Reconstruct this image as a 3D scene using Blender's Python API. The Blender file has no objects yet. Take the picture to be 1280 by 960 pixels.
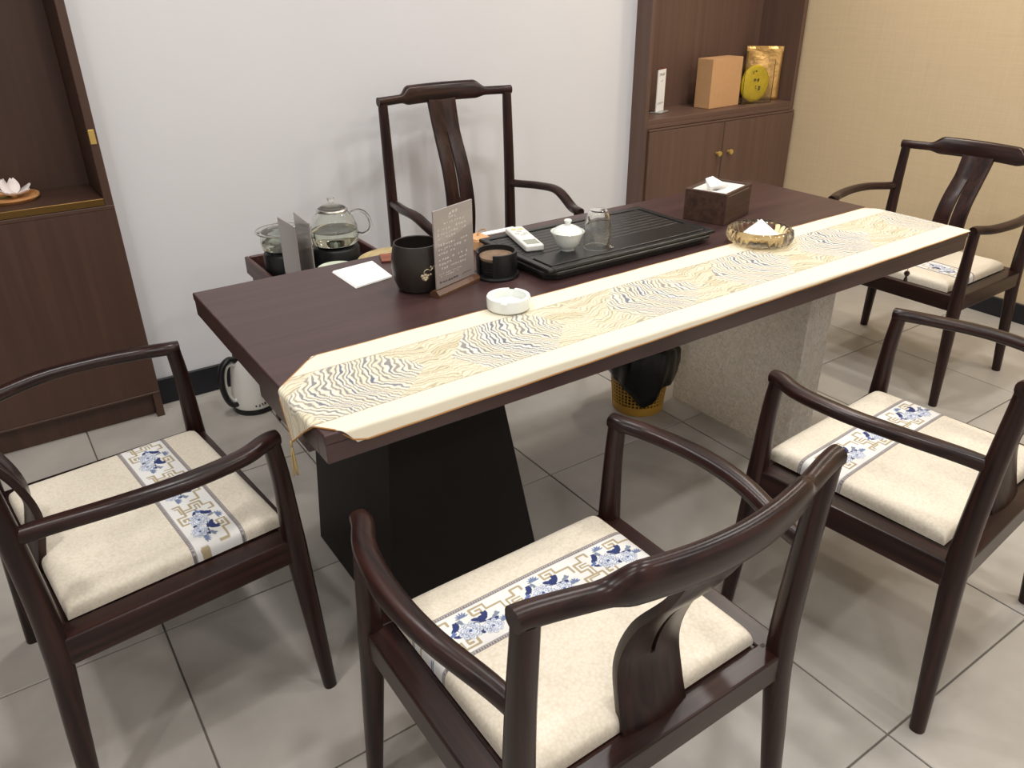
import bpy, bmesh, math, random
import numpy as np
from mathutils import Vector, Matrix

SC = bpy.context.scene
COL = SC.collection
PI = math.pi

# ------------------------------------------------------------------ camera
CAM_P = np.array([-0.36803, -1.10174, 1.44189])
F_PX = 979.04
CAM_R = np.array([0.82472883, -0.56546236, -0.00864198])
CAM_U = np.array([0.26722666, 0.37619239, 0.8871692])
CAM_W = np.array([0.49840974, 0.73398338, -0.46136333])
cd = bpy.data.cameras.new('camera')
cam = bpy.data.objects.new('camera', cd)
COL.objects.link(cam)
cd.sensor_fit = 'HORIZONTAL'
cd.sensor_width = 36.0
cd.lens = F_PX / 1280 * 36.0
cd.clip_start = 0.02
mw = Matrix.Identity(4)
for i in range(3):
    mw[i][0] = CAM_R[i]; mw[i][1] = CAM_U[i]; mw[i][2] = -CAM_W[i]; mw[i][3] = CAM_P[i]
cam.matrix_world = mw
SC.camera = cam


def ray(u, v):
    return CAM_W + CAM_R * (u - 640) / F_PX - CAM_U * (v - 480) / F_PX


def atz(u, v, z):
    d = ray(u, v); p = CAM_P + d * (z - CAM_P[2]) / d[2]
    return Vector(p)


def aty(u, v, y):
    d = ray(u, v); return Vector(CAM_P + d * (y - CAM_P[1]) / d[1])


def atx(u, v, x):
    d = ray(u, v); return Vector(CAM_P + d * (x - CAM_P[0]) / d[0])


# ------------------------------------------------------------------ world, exposure
w = bpy.data.worlds.new('world'); SC.world = w; w.use_nodes = True
w.node_tree.nodes['Background'].inputs[0].default_value = (0.9, 0.93, 1.0, 1)
w.node_tree.nodes['Background'].inputs[1].default_value = 0.05
SC.view_settings.view_transform = 'Standard'
SC.view_settings.look = 'None'
SC.view_settings.exposure = -1.12
SC.view_settings.gamma = 1.0
SC.view_settings.use_curve_mapping = False

# ceiling downlights: x, y, watts, colour  (fittings are built further down)
CEIL = 2.75
NEUT = (1.0, 0.975, 0.95)
WARM = (1.0, 0.90, 0.76)
DLAB = ['round ceiling downlight above ' + q for q in ('the tea cart', 'the middle of the tea table', 'the acrylic pedestal end of the table', 'the armchair beside the dark shelf unit', 'the armchair in front of the black pedestal', 'the armchair facing the acrylic pedestal', 'the floor along the beige wall', 'the gap between table and walnut cabinet', 'the bare floor by the white side wall', 'the bare floor opposite the table', 'the bare floor beside the white side wall', 'the bare floor in the corner by the beige wall')]
PW = 25
DOWNLIGHTS = [(0.05, 0.95, PW, NEUT), (1.15, 0.55, PW, NEUT), (2.2, 0.7, PW, NEUT),
              (-0.9, -0.2, PW, NEUT), (0.35, -0.75, PW, NEUT), (1.7, -0.75, PW, NEUT),
              (2.95, -0.4, PW, WARM), (2.9, 1.1, PW, WARM), (-0.6, -2.2, PW, NEUT), (1.2, -2.3, PW, NEUT),
              (-1.8, -1.2, PW, NEUT), (2.7, -2.2, PW, NEUT)]


# ------------------------------------------------------------------ helpers
def srgb(r, g, b):
    f = lambda c: (c / 255 / 12.92) if c / 255 <= 0.04045 else ((c / 255 + 0.055) / 1.055) ** 2.4
    return (f(r), f(g), f(b))


def srgb_arr(a):
    a = np.asarray(a, float) / 255
    return np.where(a <= 0.04045, a / 12.92, ((a + 0.055) / 1.055) ** 2.4)


def link(o, parent=None):
    COL.objects.link(o)
    if parent is not None:
        o.parent = parent
    return o


def tag(o, label, cat, group=None):
    o['label'] = label; o['category'] = cat
    if group: o['group'] = group
    return o


def struct(o, label=None):
    o['kind'] = 'structure'
    if label: o['label'] = label
    return o


def thing(name, label, cat, loc=(0, 0, 0), rz=0, group=None):
    o = bpy.data.objects.new(name, None)
    o.empty_display_size = 0.05
    o.location = loc; o.rotation_euler = (0, 0, rz)
    link(o)
    return tag(o, label, cat, group)


def mesh_obj(name, bm, mat, parent=None, smooth=False, angle=None):
    me = bpy.data.meshes.new(name)
    bmesh.ops.recalc_face_normals(bm, faces=bm.faces)
    bm.to_mesh(me); bm.free()
    if mat: me.materials.append(mat)
    if smooth:
        me.polygons.foreach_set('use_smooth', [True] * len(me.polygons))
        if angle: me.set_sharp_from_angle(angle=math.radians(angle))
    o = bpy.data.objects.new(name, me)
    return link(o, parent)


def raw_obj(name, verts, faces, mat, parent=None, smooth=True, angle=None):
    me = bpy.data.meshes.new(name)
    me.from_pydata(verts, [], faces); me.update()
    if mat: me.materials.append(mat)
    if smooth:
        me.polygons.foreach_set('use_smooth', [True] * len(me.polygons))
        if angle: me.set_sharp_from_angle(angle=math.radians(angle))
    o = bpy.data.objects.new(name, me)
    return link(o, parent)


def add_box(bm, lo, hi, bev=0.0, seg=1, M=None):
    r = bmesh.ops.create_cube(bm, size=1)
    vs = r['verts']
    for v in vs:
        v.co = Vector([(lo[i] + hi[i]) / 2 + v.co[i] * (hi[i] - lo[i]) for i in range(3)])
    if bev > 0:
        es = list({e for v in vs for e in v.link_edges})
        rr = bmesh.ops.bevel(bm, geom=es, offset=bev, segments=seg, profile=0.5, affect='EDGES')
        vs = list({v for f in rr['faces'] for v in f.verts} | {v for v in vs if v.is_valid})
    if M is not None:
        bmesh.ops.transform(bm, matrix=M, verts=vs)
    return vs


def box(name, lo, hi, mat, parent=None, bev=0.002, seg=1, M=None):
    bm = bmesh.new(); add_box(bm, lo, hi, bev, seg, M)
    return mesh_obj(name, bm, mat, parent)


def add_lathe(bm, prof, n=40, c=(0, 0, 0), close=False):
    rings = []
    for r, z in prof:
        if r < 1e-6:
            rings.append([bm.verts.new((c[0], c[1], c[2] + z))])
        else:
            rings.append([bm.verts.new((c[0] + r * math.cos(2 * PI * i / n), c[1] + r * math.sin(2 * PI * i / n), c[2] + z)) for i in range(n)])
    pairs = list(zip(rings[:-1], rings[1:]))
    if close: pairs.append((rings[-1], rings[0]))
    for a, b in pairs:
        for i in range(n):
            j = (i + 1) % n
            if len(a) == 1 and len(b) == 1: continue
            if len(a) == 1: bm.faces.new((a[0], b[j], b[i]))
            elif len(b) == 1: bm.faces.new((a[i], a[j], b[0]))
            else: bm.faces.new((a[i], a[j], b[j], b[i]))
    return rings


def lathe(name, prof, mat, parent=None, n=40, c=(0, 0, 0), close=False, angle=40):
    bm = bmesh.new(); add_lathe(bm, prof, n, c, close)
    return mesh_obj(name, bm, mat, parent, True, angle)


def catmull(pts, sub=8):
    P = [np.array(p, float) for p in pts]
    P = [2 * P[0] - P[1]] + P + [2 * P[-1] - P[-2]]
    out = []
    for i in range(1, len(P) - 2):
        for k in range(sub):
            t = k / sub
            a, b, c, d = P[i - 1], P[i], P[i + 1], P[i + 2]
            out.append(0.5 * ((2 * b) + (c - a) * t + (2 * a - 5 * b + 4 * c - d) * t * t + (3 * b - a - 3 * c + d) * t ** 3))
    out.append(P[-2])
    return out


def add_sweep(bm, pts, ra, rb=None, n=12, up=(0, 0, 1), power=2.0, closed=False, cap=True):
    """pts path; ra half width along side, rb half height along 'up'; superellipse section"""
    pts = [np.array(p, float) for p in pts]
    m = len(pts)
    if np.isscalar(ra): ra = [ra] * m
    if rb is None: rb = ra
    if np.isscalar(rb): rb = [rb] * m
    up = np.array(up, float)
    rings = []
    for i, p in enumerate(pts):
        if closed: t = pts[(i + 1) % m] - pts[i - 1]
        else: t = pts[min(i + 1, m - 1)] - pts[max(i - 1, 0)]
        t = t / np.linalg.norm(t)
        s = np.cross(t, up); s /= np.linalg.norm(s); u2 = np.cross(s, t)
        ring = []
        for k in range(n):
            a = 2 * PI * (k + 0.5) / n
            c, sn = math.cos(a), math.sin(a)
            cc = math.copysign(abs(c) ** (2 / power), c); ss = math.copysign(abs(sn) ** (2 / power), sn)
            ring.append(bm.verts.new(tuple(p + s * cc * ra[i] + u2 * ss * rb[i])))
        rings.append(ring)
    prs = list(zip(rings[:-1], rings[1:]))
    if closed: prs.append((rings[-1], rings[0]))
    for a, b in prs:
        for k in range(n):
            j = (k + 1) % n
            bm.faces.new((a[k], a[j], b[j], b[k]))
    if cap and not closed:
        bm.faces.new(rings[0][::-1]); bm.faces.new(rings[-1])
    return rings


def sweep(name, pts, ra, mat, parent=None, rb=None, n=12, up=(0, 0, 1), power=2.0, closed=False, angle=50):
    bm = bmesh.new(); add_sweep(bm, pts, ra, rb, n, up, power, closed)
    return mesh_obj(name, bm, mat, parent, True, angle)


def prism(name, poly, z0, z1, mat, parent=None, bev=0.0, seg=1, M=None):
    bm = bmesh.new()
    a = [bm.verts.new((p[0], p[1], z0)) for p in poly]; b = [bm.verts.new((p[0], p[1], z1)) for p in poly]
    bm.faces.new(a[::-1]); bm.faces.new(b)
    for i in range(len(poly)):
        j = (i + 1) % len(poly); bm.faces.new((a[i], a[j], b[j], b[i]))
    if bev:
        bmesh.ops.bevel(bm, geom=list(bm.edges), offset=bev, segments=seg, profile=0.5, affect='EDGES')
    if M is not None: bmesh.ops.transform(bm, matrix=M, verts=list(bm.verts))
    return mesh_obj(name, bm, mat, parent)


def smooth01(a, b, x):
    t = np.clip((x - a) / (b - a), 0, 1); return t * t * (3 - 2 * t)


# ------------------------------------------------------------------ materials
def new_mat(name):
    m = bpy.data.materials.new(name); m.use_nodes = True
    nt = m.node_tree
    return m, nt, nt.nodes['Principled BSDF']


def plain(name, rgb, rough=0.5, metal=0.0, spec=0.5, coat=0.0, trans=0.0, ior=1.45, var=0.0, scale=20, bump=0.0, bscale=200, alpha=1.0, sheen=0.0):
    m, nt, b = new_mat(name)
    b.inputs['Base Color'].default_value = (*rgb, 1)
    b.inputs['Roughness'].default_value = rough
    b.inputs['Metallic'].default_value = metal
    b.inputs['Specular IOR Level'].default_value = spec
    b.inputs['Coat Weight'].default_value = coat
    b.inputs['Transmission Weight'].default_value = trans
    b.inputs['IOR'].default_value = ior
    b.inputs['Alpha'].default_value = alpha
    b.inputs['Sheen Weight'].default_value = sheen
    N = nt.nodes; L = nt.links
    tc = N.new('ShaderNodeTexCoord')
    if var > 0:
        n = N.new('ShaderNodeTexNoise'); n.inputs['Scale'].default_value = scale; n.inputs['Detail'].default_value = 4
        L.new(tc.outputs['Object'], n.inputs['Vector'])
        r = N.new('ShaderNodeValToRGB')
        r.color_ramp.elements[0].position = 0.3; r.color_ramp.elements[1].position = 0.7
        r.color_ramp.elements[0].color = (*[c * (1 - var) for c in rgb], 1)
        r.color_ramp.elements[1].color = (*[min(1, c * (1 + var)) for c in rgb], 1)
        L.new(n.outputs['Fac'], r.inputs['Fac']); L.new(r.outputs['Color'], b.inputs['Base Color'])
    if bump > 0:
        n2 = N.new('ShaderNodeTexNoise'); n2.inputs['Scale'].default_value = bscale; n2.inputs['Detail'].default_value = 3
        L.new(tc.outputs['Object'], n2.inputs['Vector'])
        bp = N.new('ShaderNodeBump'); bp.inputs['Strength'].default_value = bump; bp.inputs['Distance'].default_value = 0.002
        L.new(n2.outputs['Fac'], bp.inputs['Height']); L.new(bp.outputs['Normal'], b.inputs['Normal'])
    return m


def wood(name, dark, light, axis='z', rough=0.4, scale=1.0, spec=0.5, coat=0.0, contrast=(0.35, 0.68)):
    m, nt, b = new_mat(name); N = nt.nodes; L = nt.links
    tc = N.new('ShaderNodeTexCoord'); mp = N.new('ShaderNodeMapping')
    s = [70 * scale] * 3; s['xyz'.index(axis)] = 2.2 * scale
    mp.inputs['Scale'].default_value = s
    L.new(tc.outputs['Object'], mp.inputs['Vector'])
    n = N.new('ShaderNodeTexNoise'); n.inputs['Scale'].default_value = 1.0; n.inputs['Detail'].default_value = 5; n.inputs['Distortion'].default_value = 0.6
    L.new(mp.outputs['Vector'], n.inputs['Vector'])
    r = N.new('ShaderNodeValToRGB')
    r.color_ramp.elements[0].position = contrast[0]; r.color_ramp.elements[1].position = contrast[1]
    r.color_ramp.elements[0].color = (*dark, 1); r.color_ramp.elements[1].color = (*light, 1)
    L.new(n.outputs['Fac'], r.inputs['Fac']); L.new(r.outputs['Color'], b.inputs['Base Color'])
    b.inputs['Roughness'].default_value = rough
    b.inputs['Specular IOR Level'].default_value = spec
    b.inputs['Coat Weight'].default_value = coat
    b.inputs['Coat Roughness'].default_value = 0.25
    bp = N.new('ShaderNodeBump'); bp.inputs['Strength'].default_value = 0.12; bp.inputs['Distance'].default_value = 0.001
    L.new(n.outputs['Fac'], bp.inputs['Height']); L.new(bp.outputs['Normal'], b.inputs['Normal'])
    return m


def vcol(name, rough=0.8, bump=0.0, bscale=400, spec=0.3, coat=0.0, sheen=0.0):
    m, nt, b = new_mat(name); N = nt.nodes; L = nt.links
    a = N.new('ShaderNodeVertexColor'); a.layer_name = 'Col'
    L.new(a.outputs['Color'], b.inputs['Base Color'])
    b.inputs['Roughness'].default_value = rough
    b.inputs['Specular IOR Level'].default_value = spec
    b.inputs['Coat Weight'].default_value = coat
    b.inputs['Sheen Weight'].default_value = sheen
    if bump:
        tc = N.new('ShaderNodeTexCoord')
        n2 = N.new('ShaderNodeTexNoise'); n2.inputs['Scale'].default_value = bscale; n2.inputs['Detail'].default_value = 3
        L.new(tc.outputs['Object'], n2.inputs['Vector'])
        bp = N.new('ShaderNodeBump'); bp.inputs['Strength'].default_value = bump; bp.inputs['Distance'].default_value = 0.001
        L.new(n2.outputs['Fac'], bp.inputs['Height']); L.new(bp.outputs['Normal'], b.inputs['Normal'])
    return m


def glass(name, rgb=(1, 1, 1), rough=0.0, ior=1.45):
    return plain(name, rgb, rough=rough, trans=1.0, ior=ior)


CH_D, CH_L = srgb(25, 13, 12), srgb(54, 31, 27)
CHW = {a: wood('chair_wood_' + a, CH_D, CH_L, a, rough=0.30, spec=0.32) for a in 'xyz'}
TABW = wood('table_wood', srgb(50, 33, 33), srgb(76, 53, 52), 'x', rough=0.36, scale=0.5, contrast=(0.2, 0.8))
TABE = TABW
BLKW = plain('black_lacquer', srgb(22, 17, 16), rough=0.5, var=0.1, spec=0.25)
CABR = wood('walnut_laminate', srgb(88, 66, 56), srgb(106, 81, 69), 'z', rough=0.5, scale=0.45, contrast=(0.2, 0.8))
CABRX = wood('walnut_laminate_crosswise', srgb(88, 66, 56), srgb(106, 81, 69), 'x', rough=0.5, scale=0.45, contrast=(0.2, 0.8))
CABL = wood('dark_laminate', srgb(64, 43, 33), srgb(80, 55, 43), 'z', rough=0.5, scale=0.45, contrast=(0.2, 0.8))
CABLX = wood('dark_laminate_crosswise', srgb(64, 43, 33), srgb(80, 55, 43), 'x', rough=0.5, scale=0.45, contrast=(0.2, 0.8))
BRASS = plain('brass', srgb(214, 182, 104), rough=0.35, metal=0.6)
BRONZE = plain('bronze_strip', srgb(120, 92, 50), rough=0.35, metal=0.8)
WHITEW = plain('white_wall_paint', srgb(219, 219, 222), rough=0.75, var=0.015, scale=2, bump=0.04, bscale=300)
CEILM = plain('ceiling_paint', srgb(240, 238, 234), rough=0.9)
BASEB = plain('black_baseboard', srgb(24, 25, 30), rough=0.45)
CREAM = srgb(226, 214, 188)
STEEL = plain('brushed_steel', (0.62, 0.6, 0.57), rough=0.28, metal=1.0)
WPOR = plain('white_porcelain', srgb(232, 236, 230), rough=0.12, coat=0.5)
WPLA = plain('white_plastic', srgb(232, 230, 224), rough=0.35)
PAPER = plain('white_paper', srgb(246, 246, 244), rough=0.8)
BLKP = plain('black_plastic', srgb(20, 20, 22), rough=0.38)
CLEAR = glass('clear_glass', (0.97, 0.985, 0.97))

# beige fabric wallpaper
BEIGE, nt, b = new_mat('beige_wallpaper')
N, L = nt.nodes, nt.links
tc = N.new('ShaderNodeTexCoord')
cols = []
for sc in ((1, 6, 220), (1, 220, 6)):
    mp = N.new('ShaderNodeMapping'); mp.inputs['Scale'].default_value = sc
    L.new(tc.outputs['Object'], mp.inputs['Vector'])
    n = N.new('ShaderNodeTexNoise'); n.inputs['Scale'].default_value = 1; n.inputs['Detail'].default_value = 3
    L.new(mp.outputs['Vector'], n.inputs['Vector']); cols.append(n)
ad = N.new('ShaderNodeMath'); ad.operation = 'ADD'
L.new(cols[0].outputs['Fac'], ad.inputs[0]); L.new(cols[1].outputs['Fac'], ad.inputs[1])
r = N.new('ShaderNodeValToRGB'); r.color_ramp.elements[0].position = 0.35; r.color_ramp.elements[1].position = 0.65
r.color_ramp.elements[0].color = (*srgb(208, 187, 152), 1); r.color_ramp.elements[1].color = (*srgb(216, 195, 160), 1)
hf = N.new('ShaderNodeMath'); hf.operation = 'MULTIPLY'; hf.inputs[1].default_value = 0.5
L.new(ad.outputs[0], hf.inputs[0]); L.new(hf.outputs[0], r.inputs['Fac']); L.new(r.outputs['Color'], b.inputs['Base Color'])
b.inputs['Roughness'].default_value = 0.7

# floor tile: grey-beige stone, world-position clouds so neighbours differ
TILE, nt, b = new_mat('porcelain_tile')
N, L = nt.nodes, nt.links
geo = N.new('ShaderNodeNewGeometry'); oi = N.new('ShaderNodeObjectInfo')
vm = N.new('ShaderNodeVectorMath'); vm.operation = 'ADD'
cx = N.new('ShaderNodeCombineXYZ'); ml = N.new('ShaderNodeMath'); ml.operation = 'MULTIPLY'; ml.inputs[1].default_value = 40
L.new(oi.outputs['Random'], ml.inputs[0]); L.new(ml.outputs[0], cx.inputs['Z'])
L.new(geo.outputs['Position'], vm.inputs[0]); L.new(cx.outputs[0], vm.inputs[1])
n = N.new('ShaderNodeTexNoise'); n.inputs['Scale'].default_value = 3.2; n.inputs['Detail'].default_value = 6; n.inputs['Roughness'].default_value = 0.6
L.new(vm.outputs[0], n.inputs['Vector'])
r = N.new('ShaderNodeValToRGB'); r.color_ramp.elements[0].position = 0.3; r.color_ramp.elements[1].position = 0.7
r.color_ramp.elements[0].color = (*srgb(166, 161, 153), 1); r.color_ramp.elements[1].color = (*srgb(189, 184, 176), 1)
L.new(n.outputs['Fac'], r.inputs['Fac']); L.new(r.outputs['Color'], b.inputs['Base Color'])
b.inputs['Roughness'].default_value = 0.38
GROUT = plain('grout', srgb(110, 105, 98), rough=0.9)

# rippled frosted acrylic
ACRY, nt, b = new_mat('crackled_acrylic')
N, L = nt.nodes, nt.links
tc = N.new('ShaderNodeTexCoord')
vo = N.new('ShaderNodeTexNoise'); vo.inputs['Scale'].default_value = 75; vo.inputs['Detail'].default_value = 2; vo.inputs['Distortion'].default_value = 1.4
L.new(tc.outputs['Object'], vo.inputs['Vector'])
bp = N.new('ShaderNodeBump'); bp.inputs['Strength'].default_value = 0.9; bp.inputs['Distance'].default_value = 0.006
L.new(vo.outputs['Fac'], bp.inputs['Height']); L.new(bp.outputs['Normal'], b.inputs['Normal'])
rr = N.new('ShaderNodeValToRGB'); rr.color_ramp.elements[0].position = 0.3; rr.color_ramp.elements[1].position = 0.7
rr.color_ramp.elements[0].color = (*srgb(222, 217, 207), 1); rr.color_ramp.elements[1].color = (*srgb(250, 248, 243), 1)
L.new(vo.outputs['Fac'], rr.inputs['Fac']); L.new(rr.outputs['Color'], b.inputs['Base Color'])
b.inputs['Roughness'].default_value = 0.22
b.inputs['Transmission Weight'].default_value = 0.7; b.inputs['IOR'].default_value = 1.3

# ------------------------------------------------------------------ setting
X0, X1, YF, YW, YC = -2.3, 3.45, -3.2, 1.835, 1.735
LX, RX = -0.008, 2.335          # right side of left unit, left side of right unit
fl = box('floor', (X0, YF, -0.06), (X1, 2.15, -0.004), GROUT, bev=0); struct(fl, 'grey-beige stone tile floor with thin joints')
TX, TY, TS, G = 0.9278, 0.5908, 0.6, 0.0022
bm = bmesh.new(); add_box(bm, (-TS / 2 + G, -TS / 2 + G, -0.012), (TS / 2 - G, TS / 2 - G, 0.0), 0.0012)
tile0 = mesh_obj('tile', bm, TILE, fl)
tmesh = tile0.data
first = True
for i in range(-6, 5):
    for j in range(-7, 3):
        x0, y0 = TX + TS * i, TY + TS * j
        x1, y1 = x0 + TS, y0 + TS
        if x1 < X0 + 0.1 or y1 < YF + 0.1 or x0 > X1 - .05 or y0 > 2.1: continue
        cx0, cx1, cy0, cy1 = max(x0, X0), min(x1, X1), max(y0, YF), min(y1, 2.15)
        if cx1 - cx0 > TS - 1e-4 and cy1 - cy0 > TS - 1e-4:
            t = tile0 if first else link(bpy.data.objects.new('tile', tmesh), fl)
            first = False
            t.location = ((x0 + x1) / 2, (y0 + y1) / 2, 0)
        else:
            box('tile', (cx0 + G, cy0 + G, -0.012), (cx1 - G, cy1 - G, 0), TILE, fl, 0.0012)
struct(box('ceiling', (X0, YF, CEIL), (X1, 2.15, CEIL + 0.1), CEILM, bev=0), 'white painted ceiling')
struct(box('wall_back', (LX, YW, 0), (RX, YW + 0.3, CEIL), WHITEW, bev=0), 'plain white painted wall behind the tea table')
struct(box('wall_niche', (X0, 2.12, 0), (LX, 2.14, CEIL), WHITEW, bev=0), 'white wall behind the dark shelf unit')
struct(box('wall_niche_right', (RX, 2.12, 0), (X1, 2.14, CEIL), WHITEW, bev=0), 'white wall behind the walnut cabinet')
struct(box('wall_right', (X1, YF, 0), (X1 + 0.12, 2.15, CEIL), BEIGE, bev=0), 'beige fabric-textured wallpaper wall')
struct(box('wall_left', (X0 - 0.12, YF, 0), (X0, 2.15, CEIL), WHITEW, bev=0), 'white side wall')
struct(box('wall_front', (X0, YF - 0.12, 0), (X1, YF, CEIL), WHITEW, bev=0), 'white wall opposite the tea table')
struct(box('baseboard_back', (LX + 0.002, YW - 0.012, 0.001), (RX - 0.002, YW, 0.105), BASEB, bev=0.002), 'black baseboard under the white wall')
struct(box('baseboard_right', (X1 - 0.012, YF, 0.001), (X1, 1.70, 0.09), BASEB, bev=0.002), 'black baseboard under the beige wall')

# ceiling fittings with their light
RINGM = plain('fitting_white', (0.85, 0.85, 0.85), rough=0.5)
LED, nt, b = new_mat('led_diffuser')
b.inputs['Base Color'].default_value = (0.9, 0.9, 0.9, 1)
b.inputs['Roughness'].default_value = 0.5
for k, (x, y, P, c) in enumerate(DOWNLIGHTS):
    t = thing('ceiling_downlight', DLAB[k], 'light', (x, y, CEIL), group='ceiling downlights')
    lathe('trim_ring', [(0.075, -0.001), (0.105, -0.001), (0.108, -0.006), (0.075, -0.012)], RINGM, t, 32, close=True)
    lathe('diffuser', [(0.0, -0.006), (0.076, -0.006)], LED, t, 32)
    ld = bpy.data.lights.new('ceiling_lamp_%d_offscreen' % (k + 1), 'AREA'); ld.shape = 'DISK'; ld.size = 0.16; ld.energy = P; ld.color = c
    ld.spread = math.radians(170)
    lo = bpy.data.objects.new('ceiling_lamp_%d_offscreen' % (k + 1), ld); link(lo); lo.location = (x, y, CEIL - 0.02)

# ------------------------------------------------------------------ left shelf unit
cabL = thing('shelf_unit', 'dark brown built-in shelf unit with closed base beside the white wall', 'cabinet', (-0.85, YC, 0))
cabL_o = Vector((-0.85, YC, 0))


def part(root, name, lo, hi, mat, bev=0.0015, parent=None):
    o = box(name, [lo[i] - root.location[i] for i in range(3)], [hi[i] - root.location[i] for i in range(3)], mat, parent or root, bev)
    return o


xl = -1.69
part(cabL, 'side_panel', (LX - 0.026, YC, 0.0), (LX, 2.11, CEIL - 0.02), CABL)
part(cabL, 'side_panel', (xl, YC, 0.0), (xl + 0.026, 2.11, CEIL - 0.02), CABL)
part(cabL, 'back_panel', (xl + 0.026, 2.0, 0.8), (LX - 0.026, 2.02, CEIL - 0.02), CABL)
part(cabL, 'shelf_top', (xl + 0.026, YC + 0.004, 0.797), (LX - 0.026, 2.0, 0.815), CABLX)
part(cabL, 'edge_strip', (xl + 0.026, YC - 0.002, 0.793), (LX - 0.026, YC + 0.004, 0.816), BRONZE)
part(cabL, 'lower_strip', (xl, YC - 0.003, 0.779), (LX, YC + 0.01, 0.792), CABLX)
part(cabL, 'front_panel', (xl, YC - 0.002, 0.105), (LX, YC + 0.018, 0.779), CABL)
part(cabL, 'bottom_rail', (xl, YC - 0.004, 0.097), (LX, YC + 0.03, 0.105), CABLX)
part(cabL, 'plinth', (xl + 0.026, YC + 0.035, 0.0), (LX - 0.026, YC + 0.055, 0.097), CABL)
part(cabL, 'upper_shelf', (xl + 0.026, YC + 0.004, 1.75), (LX - 0.026, 2.0, 1.775), CABLX)
part(cabL, 'hinge_plate', (LX - 0.024, YC - 0.003, 0.985), (LX - 0.006, YC, 1.03), BRASS)

# flower on a round wooden dish
dc = atz(14, 250, 0.815)
WOODL = wood('light_wood', srgb(190, 130, 75), srgb(222, 168, 110), 'x', rough=0.45)
tray = thing('wooden_dish', 'small round wooden dish on the dark shelf unit', 'dish', dc)
lathe('dish_body', [(0, 0.0005), (0.075, 0.0005), (0.085, 0.010), (0.084, 0.016), (0.078, 0.016), (0.072, 0.008), (0, 0.007)], WOODL, tray)
FLW = plain('petal_white', srgb(246, 236, 232), rough=0.6)
STEMG = plain('stem_green', srgb(90, 100, 45), rough=0.6)
fw = thing('artificial_flower', 'white artificial flower lying on the wooden dish', 'flower', (dc.x + 0.012, dc.y - 0.005, dc.z + 0.0075))
for k in range(6):
    a = 2 * PI * k / 6 + 0.3
    vs, fs = [], []
    lift = [0.5, 1.1, 1.2, 0.7, 0.35, 0.4][k]
    for i in range(9):
        t = i / 8; wd = 0.019 * math.sin(PI * (0.12 + 0.83 * t)) ** 0.8
        rr_ = 0.006 + 0.058 * t * math.cos(lift * (0.35 + 0.65 * t))
        zz = 0.006 + 0.052 * t * math.sin(lift * (0.45 + 0.55 * t))
        for s in (-1, 0, 1):
            zz2 = zz + 0.005 * abs(s)
            x, y = rr_, s * wd
            vs.append((x * math.cos(a) - y * math.sin(a), x * math.sin(a) + y * math.cos(a), zz2))
    for i in range(8):
        for s in range(2):
            q = i * 3 + s; fs.append((q, q + 1, q + 4, q + 3))
    o = raw_obj('petal', vs, fs, FLW, fw)
    sm = o.modifiers.new('thick', 'SOLIDIFY'); sm.thickness = 0.0015
lathe('flower_centre', [(0, 0.0), (0.009, 0.002), (0.010, 0.009), (0.006, 0.015), (0, 0.017)], plain('petal_yellow', srgb(232, 205, 120), rough=0.6), fw, 16)
sweep('stem', catmull([(-0.005, 0, 0.006), (-0.03, -0.008, 0.005), (-0.062, -0.012, 0.010)], 5), 0.003, STEMG, fw, n=8)

# ------------------------------------------------------------------ right cabinet
cabR = thing('display_cabinet', 'walnut built-in cabinet with open niche and two doors', 'cabinet', (2.88, YC, 0))
xr = 3.43
part(cabR, 'side_panel', (RX, YC, 0.0), (RX + 0.022, 2.11, CEIL - 0.02), CABR)
part(cabR, 'side_panel', (3.402, YC, 0.0), (xr, 2.11, CEIL - 0.02), CABR)
part(cabR, 'back_panel', (RX + 0.022, 2.0, 0.8), (3.402, 2.02, CEIL - 0.02), CABR)
part(cabR, 'shelf_top', (RX + 0.022, YC + 0.002, 0.806), (3.402, 2.0, 0.83), CABRX)
part(cabR, 'edge_strip', (RX + 0.022, YC - 0.001, 0.788), (3.402, YC + 0.012, 0.806), CABRX)
part(cabR, 'top_rail', (RX + 0.022, YC - 0.012, 0.777), (3.43, YC + 0.012, 0.786), CABRX)
part(cabR, 'upper_shelf', (RX + 0.022, YC + 0.002, 1.76), (3.402, 2.0, 1.785), CABRX)
part(cabR, 'plinth', (RX + 0.022, YC + 0.03, 0.0), (3.402, YC + 0.05, 0.08), CABR)
part(cabR, 'bottom_panel', (RX + 0.022, YC + 0.012, 0.08), (3.402, 2.0, 0.10), CABR)
for k, (a, b_, kx) in enumerate(((RX + 0.024, 2.878, 2.84), (2.882, 3.428, 2.925))):
    d = part(cabR, 'door', (a, YC - 0.014, 0.085), (b_, YC + 0.004, 0.775), CABR, 0.0015)
    bm = bmesh.new()
    add_lathe(bm, [(0, 0), (0.007, 0), (0.006, 0.012), (0.0125, 0.016), (0.0135, 0.022), (0.012, 0.027), (0, 0.028)], 20)
    o = mesh_obj('knob', bm, BRASS, d, True, 40)
    o.location = (kx - 2.88, -0.0145, 0.624); o.rotation_euler = (PI / 2, 0, 0)


def write_row(mat, parent, *a, **k):
    bm = bmesh.new(); glyphs(bm, *a, **k)
    o = mesh_obj('writing', bm, mat, parent); o['kind'] = 'stuff'
    return o


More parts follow.
